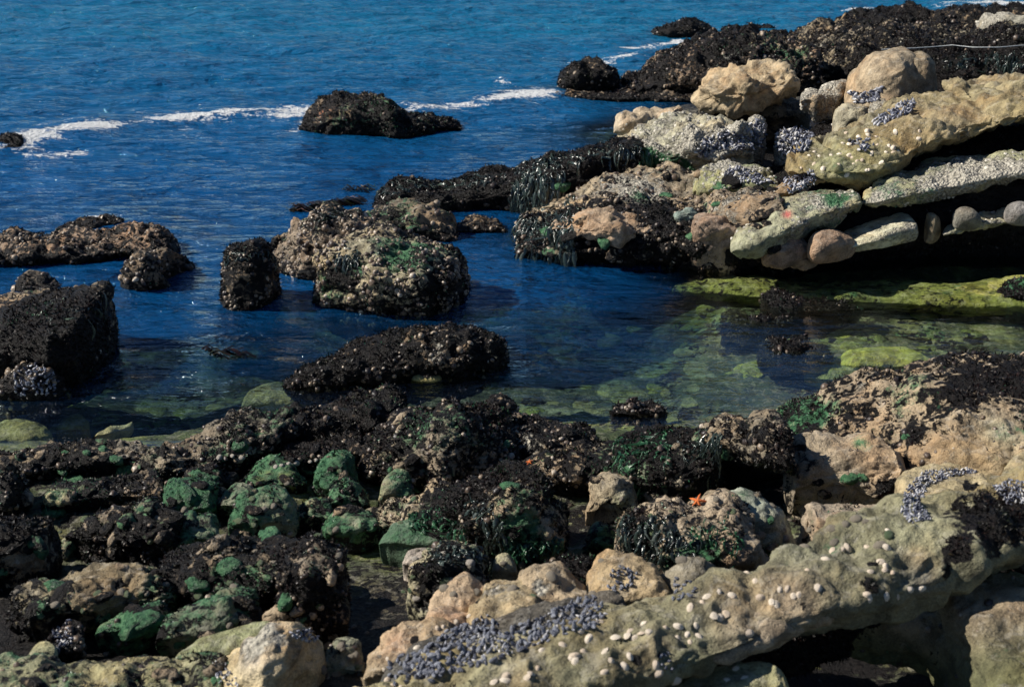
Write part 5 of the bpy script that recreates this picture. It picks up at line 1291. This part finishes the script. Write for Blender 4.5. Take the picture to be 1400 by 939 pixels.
for pts, wd, s_ in ((crest1, .27, .80), ([(60, 180), (130, 171), (220, 164), (340, 160), (420, 157)], .30, .35), (crest2, .34, .72), ([(560, 152), (620, 146)], .25, .35), ([(650, 138), (695, 133)], .25, .4),
                    ([(30, 208), (70, 213), (110, 210)], .22, .62), ([(20, 188), (90, 196)], .3, .35), ([(60, 168), (200, 158), (400, 158)], .9, .22),
                    ([(822, 82), (860, 76), (895, 71)], .3, .68), ([(860, 66), (900, 61), (932, 57)], .32, .74), ([(970, 38), (1010, 36), (1060, 35)], .25, .6), ([(730, 78), (820, 84)], .35, .45),
                    ([(1300, 6), (1350, 5), (1400, 2), (1460, 0)], .7, .85), ([(1130, 16), (1200, 11), (1260, 7)], .3, .62), ([(120, 295), (168, 294)], .12, .55), ([(690, 110), (740, 130)], .2, .4),
                    ([(60, 600), (200, 598)], .05, .3), ([(400, 180), (415, 170)], .2, .5)):
    foam = np.maximum(foam, s_ * fmod * np.exp(-(np.abs(polydist(pts) + .8 * wd * fx_) / (wd * .72)) ** 1.4))
d1 = np.minimum(polydist([(a, c - 5) for a, c in crest1]), polydist([(a, c - 4) for a, c in crest2]))
swell = .12 * np.exp(-(d1 / .55) ** 2) * (.6 + .9 * np.clip(fbm(Wp, .45, 2, .5, 70) + .3, 0, 1))
x_, y_ = Wp[:, 0], Wp[:, 1]
off = np.clip((y_ - 12) / 9, 0, 1)
right = np.clip((x_ - .1) / 1.6, 0, 1) * np.clip((12.6 - y_) / 1.2, 0, 1)
near = np.clip((8.6 - y_) / .8, 0, 1)
calm = np.clip(np.maximum(right, near) + (1 - off) * .12, 0, 1)
Q = Wp * np.array([.55, 1.25, 1])
amp_ = np.clip(.004 + .012 * (1 - calm) + .05 * off + .05 * np.clip((y_ - 22) / 20, 0, 1), 0, .13)
fade = np.clip(1 - (y_ - 60) / 60, 0, 1)
Wp[:, 2] = (amp_ * (fbm(Q, .8, 2, .5, 71) + .6 * fbm(Q, 2.4, 3, .55, 72)) * 1.6 + swell) * fade
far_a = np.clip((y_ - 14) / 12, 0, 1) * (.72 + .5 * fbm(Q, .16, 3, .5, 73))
deep = np.clip((depth - .02) / 1.5, 0, 1)
deep = np.maximum(deep, np.clip((y_ - 18) / 6, 0, 1) * .9)
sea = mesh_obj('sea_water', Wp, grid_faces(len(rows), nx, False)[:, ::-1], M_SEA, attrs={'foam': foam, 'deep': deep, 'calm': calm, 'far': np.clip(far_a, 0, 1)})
tag(sea, kind='structure')

# drifting weed on the surface
def drift(px0, py0, px1, py1, n, label, w=.05):
    V, F, T = [], [], []
    for _ in range(n):
        u = random.random(); x = px0 + (px1 - px0) * u + random.gauss(0, 2); y = py0 + (py1 - py0) * u + random.gauss(0, 1.4)
        a = P(x, y, 0); a = np.array([float(a[0]), float(a[1]), random.uniform(.0, .05)])
        t = random.uniform(-.6, .6); L = random.uniform(.06, .16); d = np.array([cos(t), sin(t), 0]); s = np.array([-sin(t), cos(t), 0]) * random.uniform(.01, .022)
        k = len(V); ti = random.random()
        for i in range(4):
            q = a + d * L * i / 3 + np.array([0, 0, .02 * sin(i * 1.7 + t)])
            V += [q - s, q + s]; T += [ti, ti]
        for i in range(3): F.append((k + 2 * i, k + 2 * i + 1, k + 2 * i + 3, k + 2 * i + 2))
    V = np.array(V)
    o = mesh_obj('drift_weed', V, np.array(F), M_TURF, loc=V.mean(0), attrs={'tint': np.array(T)})
    tag(o, label, 'seaweed')
drift(395, 289, 488, 277, 260, 'raft of reddish seaweed floating behind the middle rocks')
drift(468, 262, 500, 261, 30, 'short wisp of seaweed adrift behind the weedy arm')
drift(275, 484, 330, 486, 24, 'sparse reddish weed just under the surface in the channel')
drift(420, 150, 470, 148, 20, 'scrap of weed beside the jagged wave-washed rock')

# thin white line strung across the far reef
def line_between(pts, r, label):
    P3 = [np.array(p) for p in pts]
    V, F = [], []
    nr = 6
    for i, p in enumerate(P3):
        for j in range(nr):
            t = 2 * pi * j / nr; V.append(p + np.array([0, cos(t) * r, sin(t) * r]))
    for i in range(len(P3) - 1):
        for j in range(nr): F.append((i * nr + j, i * nr + (j + 1) % nr, (i + 1) * nr + (j + 1) % nr, (i + 1) * nr + j))
    V = np.array(V)
    o = mesh_obj('rope', V, np.array(F), plain_material('white_line', (.6, .62, .6), (.8, .82, .8), 20, .5, .001), loc=V[0])
    tag(o, label, 'rope')
rp = []
for x, y in [(1205, 68), (1225, 67), (1250, 66), (1280, 64), (1302, 62), (1330, 65), (1365, 65), (1400, 62), (1450, 60)]:
    q = P(x, y, 1.28); rp.append((float(q[0]), float(q[1]), 1.28))
line_between(rp, .005, 'thin white line stretched over the far reef behind the tall tan boulder')

# ------------------------------------------------------------------ light
SUN_EL, SUN_AZ = radians(38), radians(-89)      # azimuth clockwise from +Y (away from the camera)
w = bpy.data.worlds.new('World'); SC.world = w; w.use_nodes = True
nt = w.node_tree; nt.nodes.clear()
sky = nt.nodes.new('ShaderNodeTexSky'); sky.sky_type = 'NISHITA'; sky.sun_disc = False
sky.sun_elevation = SUN_EL; sky.sun_rotation = SUN_AZ
sky.air_density = 1.0; sky.dust_density = .0; sky.ozone_density = 7.0; sky.altitude = 0
bg = nt.nodes.new('ShaderNodeBackground'); bg.inputs[1].default_value = .05
wo = nt.nodes.new('ShaderNodeOutputWorld')
nt.links.new(sky.outputs[0], bg.inputs[0]); nt.links.new(bg.outputs[0], wo.inputs[0])
sd = bpy.data.lights.new('sun', 'SUN'); sd.energy = 5.0; sd.angle = radians(.5); sd.color = (1, .94, .84)
so = bpy.data.objects.new('sun', sd); COL.objects.link(so)
dirv = Vector((sin(SUN_AZ) * cos(SUN_EL), cos(SUN_AZ) * cos(SUN_EL), sin(SUN_EL)))
so.rotation_euler = dirv.to_track_quat('Z', 'Y').to_euler()
so.location = (0, 0, 20)

# ------------------------------------------------------------------ camera
cd = bpy.data.cameras.new('camera'); co_ = bpy.data.objects.new('camera', cd); COL.objects.link(co_)
cd.sensor_width = 36; cd.lens = FPX / PW * 36; cd.clip_start = .1; cd.clip_end = 3000
co_.location = (0, 0, CH); co_.rotation_euler = (pi / 2 - TH, 0, 0)
cd.dof.use_dof = True; cd.dof.focus_distance = 10.5; cd.dof.aperture_fstop = 4.0
SC.camera = co_
SC.render.engine = 'CYCLES'
SC.cycles.max_bounces = 6; SC.cycles.diffuse_bounces = 2; SC.cycles.glossy_bounces = 3; SC.cycles.transparent_max_bounces = 8
SC.cycles.use_denoising = True
vs = SC.view_settings
vs.view_transform = 'Standard'; vs.look = 'None'; vs.gamma = 1; vs.use_curve_mapping = False
vs.exposure = 0.45
